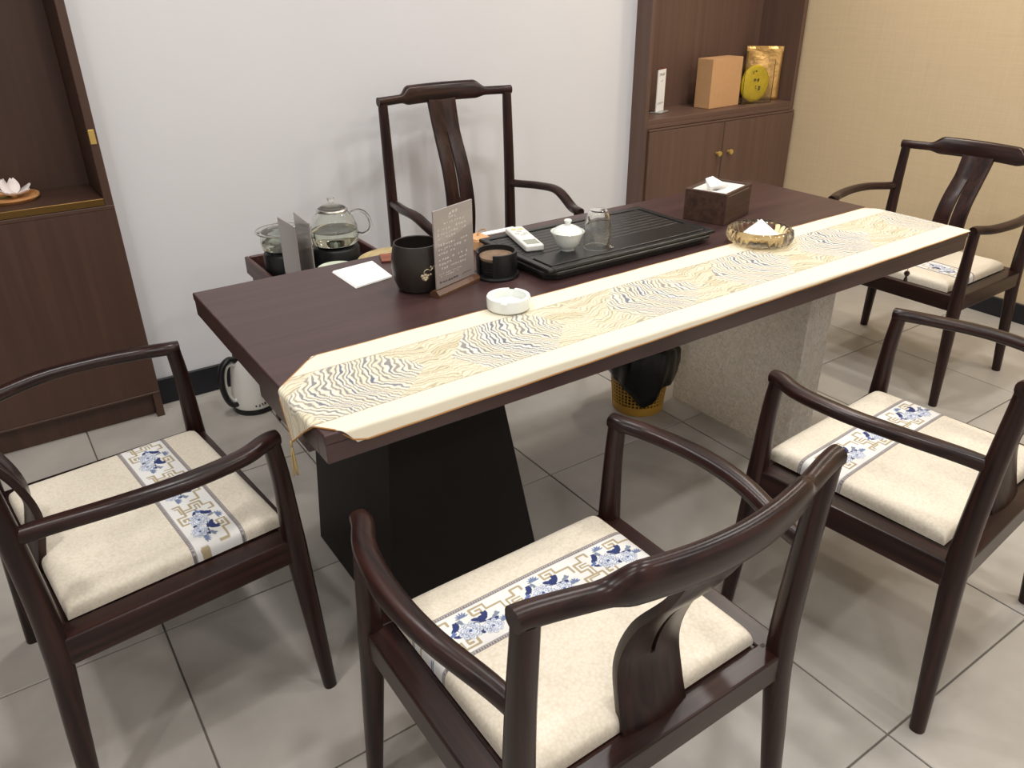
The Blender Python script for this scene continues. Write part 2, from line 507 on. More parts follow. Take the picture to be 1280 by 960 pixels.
def glyphs(bm, x0, z0, w, h, n, rnd, y=0.0, lean=0, fill=0.85):
    """a row of small stroke clusters standing in for tiny illegible writing (x right, z up, facing -y)"""
    cw_ = w / n
    for k in range(n):
        gx = x0 + k * cw_
        if rnd.random() > fill: continue
        for s in range(4):
            if rnd.random() < 0.5:
                lx0 = gx + cw_ * rnd.uniform(0.05, .3); lx1 = gx + cw_ * rnd.uniform(0.55, .85); lz = z0 + h * rnd.uniform(0.05, .95); th = h * 0.12
                q = [(lx0, lz - th), (lx1, lz - th), (lx1, lz + th), (lx0, lz + th)]
            else:
                lz0 = z0 + h * rnd.uniform(0, .4); lz1 = z0 + h * rnd.uniform(.6, 1); lx = gx + cw_ * rnd.uniform(.15, .8); th = cw_ * 0.09
                q = [(lx - th, lz0), (lx + th, lz0), (lx + th, lz1), (lx - th, lz1)]
            bm.faces.new([bm.verts.new((a, y, c)) for a, c in q])


INK = plain('black_ink', srgb(40, 36, 36), rough=0.7)
# small price stand (its code square is left out)
sp = Vector((2.57, 1.885, 0.83))
st = thing('counter_card', 'white card in slim acrylic stand standing in the walnut cabinet', 'sign', sp, math.radians(22))
box('stand_base', (-0.05, -0.03, 0.0005), (0.05, 0.03, 0.006), plain('grey_acrylic', srgb(150, 148, 144), rough=0.2), st)
cdm = box('card', (-0.045, -0.003, 0.006), (0.045, 0.003, 0.205), PAPER, st, 0.0008)
rnd = random.Random(4)
BRI = plain('brown_ink', srgb(120, 96, 84), rough=0.7)
write_row(BRI, cdm, -0.034, 0.172, 0.068, 0.013, 6, rnd, -0.0034, fill=1)
write_row(BRI, cdm, -0.012, 0.146, 0.024, 0.006, 3, rnd, -0.0034, fill=1)
write_row(BRI, cdm, -0.032, 0.040, 0.062, 0.010, 6, rnd, -0.0034, fill=1)
box('top_clip', (-0.047, -0.005, 0.203), (0.047, 0.005, 0.209), plain('copper_clip', srgb(120, 70, 55), rough=0.4, metal=.5), st)

# kraft box
KRAFT = plain('kraft_board', srgb(201, 157, 112), rough=0.75, var=0.03, scale=40)
kb = thing('kraft_box', 'plain tan cardboard box upright in the walnut cabinet', 'box', (2.955, 1.86, 0.83), math.radians(4))
box('box_body', (-0.12, -0.05, 0.0005), (0.12, 0.05, 0.236), KRAFT, kb, 0.002)
box('top_flap', (-0.119, -0.049, 0.236), (0.119, 0.049, 0.2375), KRAFT, kb, 0.0005)

# gold pouch
GOLD, nt, b = new_mat('gold_foil')
N, L = nt.nodes, nt.links
b.inputs['Base Color'].default_value = (*srgb(226, 180, 110), 1); b.inputs['Metallic'].default_value = 0.75; b.inputs['Roughness'].default_value = 0.36
tc = N.new('ShaderNodeTexCoord'); nn = N.new('ShaderNodeTexNoise'); nn.inputs['Scale'].default_value = 28; nn.inputs['Detail'].default_value = 3
L.new(tc.outputs['Object'], nn.inputs['Vector']); bp = N.new('ShaderNodeBump'); bp.inputs['Strength'].default_value = 0.9; bp.inputs['Distance'].default_value = 0.006
L.new(nn.outputs['Fac'], bp.inputs['Height']); L.new(bp.outputs['Normal'], b.inputs['Normal'])


def pouch(name, label, loc, rz, W, Hh, T):
    vs, fs = [], []
    nu, nv = 14, 16
    rnd = random.Random(7)
    for side in (1, -1):
        for j in range(nv + 1):
            v = j / nv
            th = T * (1 - smooth01(0.45, 0.88, v)) * (0.55 + 0.45 * (1 - v)) + 0.0012
            for i in range(nu + 1):
                u = i / nu * 2 - 1
                prof = (1 - abs(u) ** 2.6) ** 0.6 if abs(u) < 1 else 0
                wob = 0.0025 * math.sin(9 * v + 5 * u) * prof
                vs.append((u * W / 2 * (1 - 0.02 * math.sin(PI * v)), side * (th * prof + 0.0006) + wob, v * Hh))
    off = (nu + 1) * (nv + 1)
    for s in (0, 1):
        for j in range(nv):
            for i in range(nu):
                a = s * off + j * (nu + 1) + i
                f = (a, a + 1, a + nu + 2, a + nu + 1)
                fs.append(f if s else f[::-1])
    rim = [i for i in range(nu + 1)] + [j * (nu + 1) + nu for j in range(1, nv + 1)] + [nv * (nu + 1) + i for i in range(nu - 1, -1, -1)] + [j * (nu + 1) for j in range(nv - 1, 0, -1)]
    for k in range(len(rim)):
        a, c = rim[k], rim[(k + 1) % len(rim)]
        fs.append((a, c, c + off, a + off))
    t = thing(name, label, 'bag', loc, rz)
    raw_obj('pouch', vs, fs, GOLD, t)
    box('top_seal', (-W / 2, -0.0022, Hh * 0.9), (W / 2, 0.0022, Hh), GOLD, t, 0.0008)
    return t


pouch('foil_pouch', 'gold foil tea pouch behind the clear case in the walnut cabinet', (3.333, 1.893, 0.8305), math.radians(-50), 0.19, 0.27, 0.018)
pouch('foil_pouch', 'narrow gold foil tea pouch in the back corner of the walnut cabinet', (3.350, 1.982, 0.8305), math.radians(-3), 0.09, 0.25, 0.007)

# clear case with yellow tea cake
case = thing('clear_case', 'clear plastic display case holding the yellow tea cake', 'case', (3.195, 1.82, 0.83), math.radians(-8))
CLP = plain('clear_plastic', (0.96, 0.95, 0.93), rough=0.03, trans=1.0, ior=1.4)
for lo, hi, nm in (((-0.1, -0.027, 0.001), (0.1, -0.024, 0.215), 'front_sheet'), ((-0.1, 0.024, 0.001), (0.1, 0.027, 0.215), 'back_sheet'),
                   ((-0.1, -0.024, 0.001), (-0.097, 0.024, 0.215), 'side_sheet'), ((0.097, -0.024, 0.001), (0.1, 0.024, 0.215), 'side_sheet'),
                   ((-0.097, -0.024, 0.001), (0.097, 0.024, 0.004), 'bottom_sheet')):
    box(nm, lo, hi, CLP, case, 0.0006)
YEL = plain('yellow_wrap', srgb(250, 216, 40), rough=0.5, var=0.12, scale=30, bump=0.6, bscale=45)
M = Matrix.Translation(case.location) @ Matrix.Rotation(math.radians(-8), 4, 'Z') @ Matrix.Translation((-0.005, 0, 0.0975)) @ Matrix.Rotation(PI / 2, 4, 'X')
ck = thing('tea_cake', 'round yellow paper-wrapped tea cake inside the clear case', 'tea cake', M.translation, math.radians(-8))
bm = bmesh.new(); add_lathe(bm, [(0, -0.016), (0.078, -0.016), (0.09, -0.006), (0.093, 0.0), (0.09, 0.008), (0.075, 0.016), (0.03, 0.019), (0, 0.0195)], 48)
bmesh.ops.rotate(bm, verts=bm.verts, matrix=Matrix.Rotation(PI / 2, 3, 'X'))
wrap = mesh_obj('wrapper', bm, YEL, ck, True, 50)
rnd = random.Random(11)
for gx, gz, s in ((-0.028, 0.012, 0.02), (-0.004, 0.008, 0.02), (-0.016, -0.022, 0.016), (0.006, -0.032, 0.022), (-0.038, 0.05, 0.014), (-0.022, 0.058, 0.014)):
    write_row(INK, wrap, gx, gz, s, s, 1, rnd, -0.0202, fill=1)

# ------------------------------------------------------------------ table
H, TL, TD, TT = 0.7646, 2.0174, 0.8264, 0.058
tb = thing('tea_table', 'long dark wood tea table on one black and one crackled pedestal', 'table', (TL / 2, TD / 2, 0))


def tp(name, lo, hi, mat, bev=0.003, seg=2):
    o = box(name, (lo[0] - TL / 2, lo[1] - TD / 2, lo[2]), (hi[0] - TL / 2, hi[1] - TD / 2, hi[2]), mat, tb, bev, seg)
    return o


tp('tabletop', (0, 0, H - 0.02), (TL, TD, H), TABW)
for nm, lo, hi in (('front_edge', (0.002, 0.002, H - TT), (TL - 0.002, 0.04, H - 0.0195)), ('back_edge', (0.002, TD - 0.04, H - TT), (TL - 0.002, TD - 0.002, H - 0.0195)),
                   ('end_edge', (0.002, 0.04, H - TT), (0.05, TD - 0.04, H - 0.0195)), ('end_edge', (TL - 0.05, 0.04, H - TT), (TL - 0.002, TD - 0.04, H - 0.0195)),
                   ('underside', (0.05, 0.04, H - TT + 0.006), (TL - 0.05, TD - 0.04, H - 0.03))):
    tp(nm, lo, hi, TABE, 0.0015, 1)
# cable channel hung under the left end
tp('under_rail', (0.012, 0.13, H - TT - 0.045), (0.05, 0.40, H - TT), TABE, 0.001, 1)
# black trapezoid pedestal
bm = bmesh.new()
pz = H - TT + 0.004
vv = [bm.verts.new((x - TL / 2, y - TD / 2, z)) for x, y, z in (
    (0.19, .25, 0.001), (0.64, .25, 0.001), (0.64, .72, 0.001), (0.19, .72, 0.001),
    (0.235, .25, pz), (0.495, .25, pz), (0.495, .70, pz), (0.235, .70, pz))]
for f in ((3, 2, 1, 0), (4, 5, 6, 7), (0, 1, 5, 4), (1, 2, 6, 5), (2, 3, 7, 6), (3, 0, 4, 7)): bm.faces.new([vv[i] for i in f])
bmesh.ops.bevel(bm, geom=list(bm.edges), offset=0.003, segments=1, affect='EDGES')
o = mesh_obj('pedestal', bm, BLKW, tb); o['label'] = 'black tapered pedestal'
o = tp('pedestal', (1.632, .22, 0.001), (1.752, .747, H - TT + 0.004), ACRY, 0.004, 2); o['label'] = 'silvery rippled acrylic pedestal'

# ------------------------------------------------------------------ table runner
rear = lambda x: 0.303 + 0.014 * x
RW = 0.335
xl0, xr0 = -0.078, TL + 0.078
xs = np.concatenate([np.linspace(xl0, 0.11, 90), np.linspace(0.11, TL - 0.11, 930)[1:], np.linspace(TL - 0.11, xr0, 80)[1:]])
nv = 136
XX = np.repeat(xs[:, None], nv, 1)
hi = rear(xs); lo = rear(xs) - RW
mid = (hi + lo) / 2
# pointed ends
tl_r = np.clip((xs - xl0) / (0.10 - xl0), 0, 1); tl_f = np.clip((xs - xl0) / (0.055 - xl0), 0, 1)
tr_r = np.clip((xr0 - xs) / (xr0 - (TL - 0.02)), 0, 1); tr_f = np.clip((xr0 - xs) / (xr0 - (TL - 0.004)), 0, 1)
hi2 = mid + (hi - mid) * np.minimum(tl_r, tr_r) + 0.0005
lo2 = mid + (lo - mid) * np.minimum(tl_f, tr_f) - 0.0005
V = np.linspace(0, 1, nv)[None, :]
YY = lo2[:, None] + (hi2 - lo2)[:, None] * V


def drape(x, y):
    """flat cloth coordinates -> cloth lying on the table and folding over its edges"""
    x = np.asarray(x, float).copy(); y = np.asarray(y, float).copy()
    z = np.full(x.shape, H + 0.0022)
    R = 0.007

    def fold(d):      # d = arc length past the edge (>0); returns forward, down
        a = np.clip(d / R, 0, PI / 2)
        rest = np.maximum(d - R * PI / 2, 0)
        return R * np.sin(a) + rest * 0.10, R * (1 - np.cos(a)) + rest * 0.995
    m = y < 0.0; f, dn = fold(np.where(m, -y, 0)); y2 = np.where(m, -f, y); z -= np.where(m, dn, 0)
    m = x < 0.0; f, dn = fold(np.where(m, -x, 0)); x2 = np.where(m, -f, x); z -= np.where(m, dn, 0)
    m = x > TL; f, dn = fold(np.where(m, x - TL, 0)); x2 = np.where(m, TL + f, x2); z -= np.where(m, dn, 0)
    z += 0.0006 * np.sin(x * 17 + y * 9) ** 2
    return x2, y2, z


# pattern (flat print): contour-line mountains between two plain cream borders
def runner_colour(x, y):
    t = rear(x) - y
    base = np.empty(x.shape + (3,)); base[:] = srgb(233, 225, 203)
    u = x; v = t - 0.068
    band = (t > 0.066) & (t < 0.262)
    wob = 0.010 * np.sin(u * 41 + v * 13) + 0.006 * np.sin(u * 83 - v * 47 + 1.3) + 0.0045 * np.sin(u * 23 + v * 90)
    P = 0.375
    k = np.floor((u + 0.07) / P); uc = (k + 0.5) * P - 0.07; vc = 0.10
    du = u - uc + 0.02 * np.sin(k * 2.1)
    dia = np.abs(du + 0.25 * (v - vc)) / 0.15 + np.abs(v - vc) / 0.19 + 0.5 * wob / 0.02 * 0.12
    mount = 1 - smooth01(0.97, 1.0, dia)
    jit = 0.0011 * np.sin(u * 250 + 140 * v) + 0.0006 * np.sin(v * 380 + u * 190) + 0.0016 * np.sin(v * 165 - u * 63)
    phA = (u - 0.15 * v - 0.55 * np.sqrt((v - vc) ** 2 + 0.0006) + 0.5 * wob + 1.2 * jit) / 0.0105
    phB = (v - 0.30 * np.maximum(0, 0.2 - np.abs(np.abs(du) - 0.19)) + 0.6 * wob + jit) / 0.0092
    sA = np.abs(phA - np.floor(phA) - .5) * 2; sB = np.abs(phB - np.floor(phB) - .5) * 2
    hA = np.abs(np.sin(np.floor(phA) * 12.9898 + k * 4.1) * 43758.5453) % 1; hB = np.abs(np.sin(np.floor(phB) * 78.233 + k * 2.3) * 43758.5453) % 1
    cream = np.array(srgb(222, 213, 190)); gold = np.array(srgb(214, 200, 162)); pale = np.array(srgb(232, 227, 212))
    grey = np.array(srgb(132, 130, 130)); navy = np.array(srgb(102, 106, 122)); tan = np.array(srgb(184, 172, 142)); lgrey = np.array(srgb(164, 158, 145))
    fade = smooth01(0.45, 0.95, dia)[..., None]
    lineA = np.where((hA > .6)[..., None], navy, grey) * (1 - 0.6 * fade) + lgrey * 0.6 * fade
    fillA = np.where((hA > .5)[..., None], pale, cream)
    aa = lambda s_, w_: (1 - smooth01(w_ - 0.12, w_ + 0.12, s_))[..., None]
    mA = aa(sA, 0.34 + 0.16 * hA); cA = lineA * mA + fillA * (1 - mA)
    fillB = np.where((hB > .6)[..., None], gold, cream); lineB = np.where((hB > .5)[..., None], lgrey, tan)
    mB = aa(sB, 0.26 + 0.16 * hB); cB = lineB * mB + fillB * (1 - mB)
    c = cA * mount[..., None] + cB * (1 - mount[..., None])
    base = np.where(band[..., None], c, base)
    edge = (np.abs(t - 0.066) < 0.0012) | (np.abs(t - 0.262) < 0.0012)
    base = np.where(edge[..., None], np.array(srgb(168, 160, 140)), base)
    return base


RC = runner_colour(XX, YY)
x2, y2, z2 = drape(XX, YY)
nx_ = len(xs)
co = np.stack([x2, y2, z2], -1).reshape(-1, 3)
idx = np.arange(nx_ * nv).reshape(nx_, nv)
quads = np.stack([idx[:-1, :-1], idx[1:, :-1], idx[1:, 1:], idx[:-1, 1:]], -1).reshape(-1, 4)


def grid_mesh(name, co, quads, cols, mat, parent):
    me = bpy.data.meshes.new(name)
    me.vertices.add(len(co)); me.vertices.foreach_set('co', np.ascontiguousarray(co, dtype=np.float32).ravel())
    me.loops.add(quads.size); me.loops.foreach_set('vertex_index', quads.ravel().astype(np.int32))
    me.polygons.add(len(quads)); me.polygons.foreach_set('loop_start', np.arange(0, quads.size, 4, dtype=np.int32))
    me.update(calc_edges=True)
    me.polygons.foreach_set('use_smooth', [True] * len(quads))
    if cols is not None:
        ca = me.color_attributes.new('Col', 'FLOAT_COLOR', 'POINT')
        rgba = np.ones((len(co), 4), np.float32); rgba[:, :3] = cols.reshape(-1, 3)
        ca.data.foreach_set('color', rgba.ravel())
    me.materials.append(mat)
    o = bpy.data.objects.new(name, me)
    return link(o, parent)


RUNM = vcol('runner_brocade', rough=0.7, bump=0.25, bscale=700, spec=0.35, sheen=0.2)
run = thing('table_runner', 'long cream table runner with contour-line mountain pattern along table front', 'table runner', (0, 0, 0))
run.location = (TL / 2, 0.15, H)
cl = grid_mesh('runner_cloth', co - np.array([TL / 2, 0.15, H]), quads, RC, RUNM, run)
sm = cl.modifiers.new('thick', 'SOLIDIFY'); sm.thickness = 0.0018; sm.offset = -1
PIPE = plain('piping_brown', srgb(168, 120, 66), rough=0.6)
step = 12
outl = [(xs[i], lo2[i]) for i in range(0, nx_, step)] + [(xs[i], hi2[i]) for i in range(nx_ - 1, -1, -step)]
ox, oy, oz = drape(np.array([p[0] for p in outl]), np.array([p[1] for p in outl]))
pp = [(ox[i] - TL / 2, oy[i] - 0.15, oz[i] - H - 0.0006) for i in range(len(outl))]
pp2 = [pp[0]]
for p in pp[1:]:
    if np.linalg.norm(np.array(p) - np.array(pp2[-1])) > 0.003: pp2.append(p)
sweep('piping', pp2, 0.0016, PIPE, run, n=6, closed=True, up=(0.02, 0.03, 1))
TASM = plain('tassel_gold', srgb(190, 165, 110), rough=0.8)
BEAD = plain('tassel_bead', srgb(70, 55, 50), rough=0.3, metal=0.3)
for sx in (0, 1):
    tipx, tipy, tipz = drape(np.array([xl0 if sx == 0 else xr0]), np.array([mid[0 if sx == 0 else -1]]))
    bx_, by_, bz_ = tipx[0] - TL / 2, tipy[0] - 0.15, tipz[0] - H
    bx_ += (-0.003 if sx == 0 else 0.003)
    if sx == 0:
        bm = bmesh.new()
        rnd = random.Random(5)
        add_sweep(bm, [(bx_, by_, bz_ + .002), (bx_, by_ + .001, bz_ - 0.012)], 0.0022, n=6, up=(0, 1, 0))
        for k in range(9):
            dx, dy = rnd.uniform(-.006, .006), rnd.uniform(-.009, .009)
            add_sweep(bm, catmull([(bx_, by_, bz_ - 0.010), (bx_ + dx * .5, by_ + dy * .5, bz_ - 0.03), (bx_ + dx, by_ + dy * 1.2, bz_ - 0.065 - rnd.uniform(0, .01))], 3), 0.0013, n=5, up=(0, 1, 0.1))
        mesh_obj('tassel', bm, TASM, run, True)
    else:
        bm = bmesh.new()
        add_sweep(bm, [(bx_, by_, bz_ + .002), (bx_, by_, bz_ - 0.103)], 0.0012, n=6, up=(0, 1, 0))
        o = mesh_obj('tassel', bm, TASM, run, True)
        lathe('bead', [(0, 0.008), (0.006, 0.007), (0.0095, 0.0), (0.006, -0.008), (0, -0.008)], BEAD, o, 12, c=(bx_, by_, bz_ - 0.110))
        lathe('bead', [(0, 0.006), (0.003, 0.005), (0.006, -0.006), (0.0075, -0.011), (0, -0.011)], BEAD, o, 12, c=(bx_, by_, bz_ - 0.125))

# ------------------------------------------------------------------ chairs
WF, WR, DEP, HA, HB, ZJ, SPR = 0.2785, 0.2723, 0.4495, 0.655, 0.826, 0.648, 0.022
SEAT_T = 0.425


def build_chair(name, label, HB=HB, ZJ=ZJ, emblem=False, slot=(0.34, 0.77)):
    root = thing(name, label, 'chair')
    # front legs run up into the arm posts; rear legs run up to the crest
    for s in (-1, 1):
        p = catmull([(s * (WF + SPR), SPR * .8, 0.0), (s * (WF + 0.010), 0.008, 0.22), (s * WF, 0.0, SEAT_T - 0.02), (s * (WF - 0.002), -0.004, 0.56), (s * (WF - 0.004), -0.012, HA)], 5)
        m_ = len(p); zs = np.array([q[2] for q in p])
        rad = np.interp(zs, [0, 0.2, SEAT_T - 0.02, 0.55, HA], [0.0145, 0.019, 0.0225, 0.018, 0.0165])
        sweep('leg', p, list(rad), CHW['z'], root, n=14, up=(0, 1, 0), power=2.5)
    for s in (-1, 1):
        p = catmull([(s * (WR + SPR * 1.1), -DEP - SPR * 1.3, 0.0), (s * (WR + .011), -DEP - 0.013, 0.22), (s * WR, -DEP, SEAT_T), (s * WR, -DEP - 0.006, (SEAT_T + HB) / 2), (s * WR, -DEP - 0.018, HB - 0.018)], 5)
        zs = np.array([q[2] for q in p])
        rad = np.interp(zs, [0, 0.2, SEAT_T, HB - 0.1, HB], [0.0155, 0.0195, 0.0225, 0.018, 0.0165])
        sweep('leg', p, list(rad), CHW['z'], root, n=14, up=(0, 1, 0), power=2.4)
    # arms
    for s in (-1, 1):
        pts = [(s * (WR + 0.002), -DEP - 0.004, ZJ), (s * (WR + 0.010), -DEP + 0.045, ZJ + 0.004), (s * (WF + 0.030), -DEP * 0.66, ZJ + 0.012), (s * (WF + 0.037), -DEP * 0.42, ZJ + 0.012),
               (s * (WF + 0.022), -DEP * 0.18, HA + 0.002), (s * (WF - 0.001), -0.022, HA + 0.004), (s * (WF - 0.005), 0.003, HA + 0.003)]
        p = catmull(pts, 6); tt = np.linspace(0, 1, len(p))
        ra = np.interp(tt, [0, .12, .5, .9, 1], [0.013, 0.015, 0.021, 0.0185, 0.016])
        rb = np.interp(tt, [0, .12, .5, .9, 1], [0.016, 0.0155, 0.014, 0.015, 0.015])
        sweep('armrest', p, list(ra), CHW['y'], root, rb=list(rb), n=14, power=2.3)
    # crest rail: bowed backwards, raised shoulder in the middle
    bm = bmesh.new(); rings = []
    nx = 56
    for i in range(nx + 1):
        x = (-1 + 2 * i / nx) * (WR + 0.0175); t = abs(x) / (WR + 0.0175)
        up = float(1 - smooth01(0.50, 0.64, t))
        yc = -DEP - 0.018 - 0.055 * max(0, 1 - t * t) ** 1.5
        zt = HB + 0.006 + 0.026 * up; zb = HB - 0.026 - 0.010 * up
        th = 0.0155 + 0.001 * up
        lean = 0.010 * up
        ring = []
        for k in range(14):
            a = 2 * PI * (k + .5) / 14; c_, s_ = math.cos(a), math.sin(a)
            cc = math.copysign(abs(c_) ** 0.8, c_); ss = math.copysign(abs(s_) ** 0.8, s_)
            z = (zt + zb) / 2 + (zt - zb) / 2 * ss
            ring.append(bm.verts.new((x, yc + th * cc - lean * (ss + 1) / 2, z)))
        rings.append(ring)
    for a, b_ in zip(rings[:-1], rings[1:]):
        for k in range(14):
            j = (k + 1) % 14; bm.faces.new((a[k], a[j], b_[j], b_[k]))
    bm.faces.new(rings[0][::-1]); bm.faces.new(rings[-1])
    mesh_obj('crest_rail', bm, CHW['x'], root, True, 50)
    # splat with slot
    z0, z1 = SEAT_T - 0.02, HB - 0.02
    nr = 40; vs = []; fs = []
    prof_z = np.array([0, .16, .36, .58, .8, 1.0]); prof_y = np.array([-0.437, -0.418, -0.405, -0.43, -0.486, -0.522])
    cs = catmull(list(zip(prof_z, prof_y)), 10); cz = np.array([c[0] for c in cs]); cy = np.array([c[1] for c in cs])
    for i in range(nr + 1):
        t = i / nr; z = z0 + (z1 - z0) * t
        y = float(np.interp(t, cz, cy))
        hw = float(np.interp(t, [0, .2, .5, .8, 1], [0.066, 0.064, 0.060, 0.056, 0.060]))
        sl = 0.0
        if slot[0] <= t <= slot[1]: sl = 0.0012 + 0.0032 * math.sin(PI * (slot[1] - t) / (slot[1] - slot[0]) * 0.7)
        for x in (-hw, -hw * .5, -max(sl, .0008), max(sl, .0008), hw * .5, hw):
            vs.append((x, y - 0.010 * (x / 0.06) ** 2 * -0.6, z))
    for i in range(nr):
        tm = (i + .5) / nr
        for k in range(5):
            if k == 2 and slot[0] <= tm <= slot[1]: continue
            a = i * 6 + k; fs.append((a, a + 1, a + 7, a + 6))
    sp_ = raw_obj('back_splat', vs, fs, CHW['z'], root, True)
    md = sp_.modifiers.new('thick', 'SOLIDIFY'); md.thickness = 0.014; md.offset = 0
    md = sp_.modifiers.new('bev', 'BEVEL'); md.width = 0.002; md.segments = 2; md.limit_method = 'ANGLE'; md.angle_limit = math.radians(50)
    if emblem:
        yy = float(np.interp(0.30, cz, cy)); zz = z0 + (z1 - z0) * 0.27
        bm = bmesh.new()
        for k in range(5):
            a = 2 * PI * k / 5
            add_lathe(bm, [(0, 0.0015), (0.0045, 0.001), (0.005, 0)], 10, (0.03 + 0.007 * math.cos(a), 0.006 * math.sin(a), 0))
        bmesh.ops.rotate(bm, verts=bm.verts, matrix=Matrix.Rotation(-PI / 2, 3, 'X'))
        bmesh.ops.translate(bm, verts=bm.verts, vec=(0, yy + 0.013, zz))
        mesh_obj('emblem', bm, STEEL, sp_, True)
    # seat frame
    rt, rb_ = SEAT_T, SEAT_T - 0.058
    box('seat_rail', (-WF + 0.012, -0.016, rb_), (WF - 0.012, 0.016, rt), CHW['x'], root, 0.004, 2)
    box('seat_rail', (-WR + 0.012, -DEP - 0.014, rb_), (WR - 0.012, -DEP + 0.028, rt), CHW['x'], root, 0.004, 2)
    for s in (-1, 1):
        xa = s * 0.276
        box('seat_rail', (min(xa - s * 0.034, xa + s * 0.016), -DEP + 0.012, rb_), (max(xa - s * 0.034, xa + s * 0.016), -0.012, rt), CHW['y'], root, 0.004, 2)
    box('seat_panel', (-0.244, -DEP + 0.026, rt - 0.022), (0.244, -0.014, rt - 0.004), CHW['x'], root, 0.002)
    return root


def copy_tree(o, parent=None):
    c = o.copy(); COL.objects.link(c)
    if parent is not None: c.parent = parent
    for ch in list(o.children): copy_tree(ch, c)
    return c


def place(root, x, y, a):
    root.location = (x, y, 0); root.rotation_euler = (0, 0, a)


GC = 'low-backed armchairs around the tea table'
chair = build_chair('armchair', 'low-backed dark wood armchair in front of the black tapered pedestal'); chair['group'] = GC
POSES = [(0.28, -0.1012, 0.0022), (-0.044, 0.4972, -1.4789), (1.2401, -0.1316, 0.0988), (2.3888, 0.4357, 1.597)]
CL = ['low-backed dark wood armchair in front of the black tapered pedestal',
      'low-backed dark wood armchair at the table end beside the dark shelf unit',
      'low-backed dark wood armchair in front of the crackled acrylic pedestal',
      'low-backed dark wood armchair at the table end by the beige wall']
for k, (x, y, a) in enumerate(POSES):
    c = chair if k == 0 else copy_tree(chair)
    c['label'] = CL[k]; place(c, x, y, a)
host = build_chair('high_back_armchair', 'high-backed dark wood armchair between the tea table and white wall', HB=1.058, ZJ=0.685, emblem=True, slot=(0.42, 0.80))
place(host, 1.20, 1.14, PI + 0.02)

# ---- cushions
HX, HY, CT = 0.238, 0.208, 0.033
rngc = np.random.default_rng(3)
BV0, BV1 = 0.020, 0.128      # band position in cushion y (front = +)


def cz_top(x, y):
    a = np.clip(1 - np.abs(x / HX) ** 26, 0, 1) ** 0.28; b_ = np.clip(1 - np.abs(y / HY) ** 24, 0, 1) ** 0.28
    return CT * a * b_ * (1 + 0.02 * np.sin(x * 23 + 1) * np.sin(y * 19)) + 0.004 * (1 - (x / HX) ** 2) * (1 - (y / HY) ** 2)


def edge_cluster(n, h):
    t = np.linspace(-1, 1, n); core = t * h
    ext = h * (1 - np.geomspace(0.03, 0.00004, 14))
    a = np.concatenate([core[np.abs(core) < h * 0.965], ext, -ext]); a = np.unique(np.round(a, 7))
    return np.concatenate([[-h], a[(a > -h) & (a < h)], [h]])


cxs = edge_cluster(380, HX)
cys = edge_cluster(60, HY)
cys_a = np.concatenate([cys[cys < BV0 - 0.001], [BV0]]); cys_b = np.concatenate([[BV1], cys[cys > BV1 + .001]])
cys_m = np.linspace(BV0, BV1, 96)


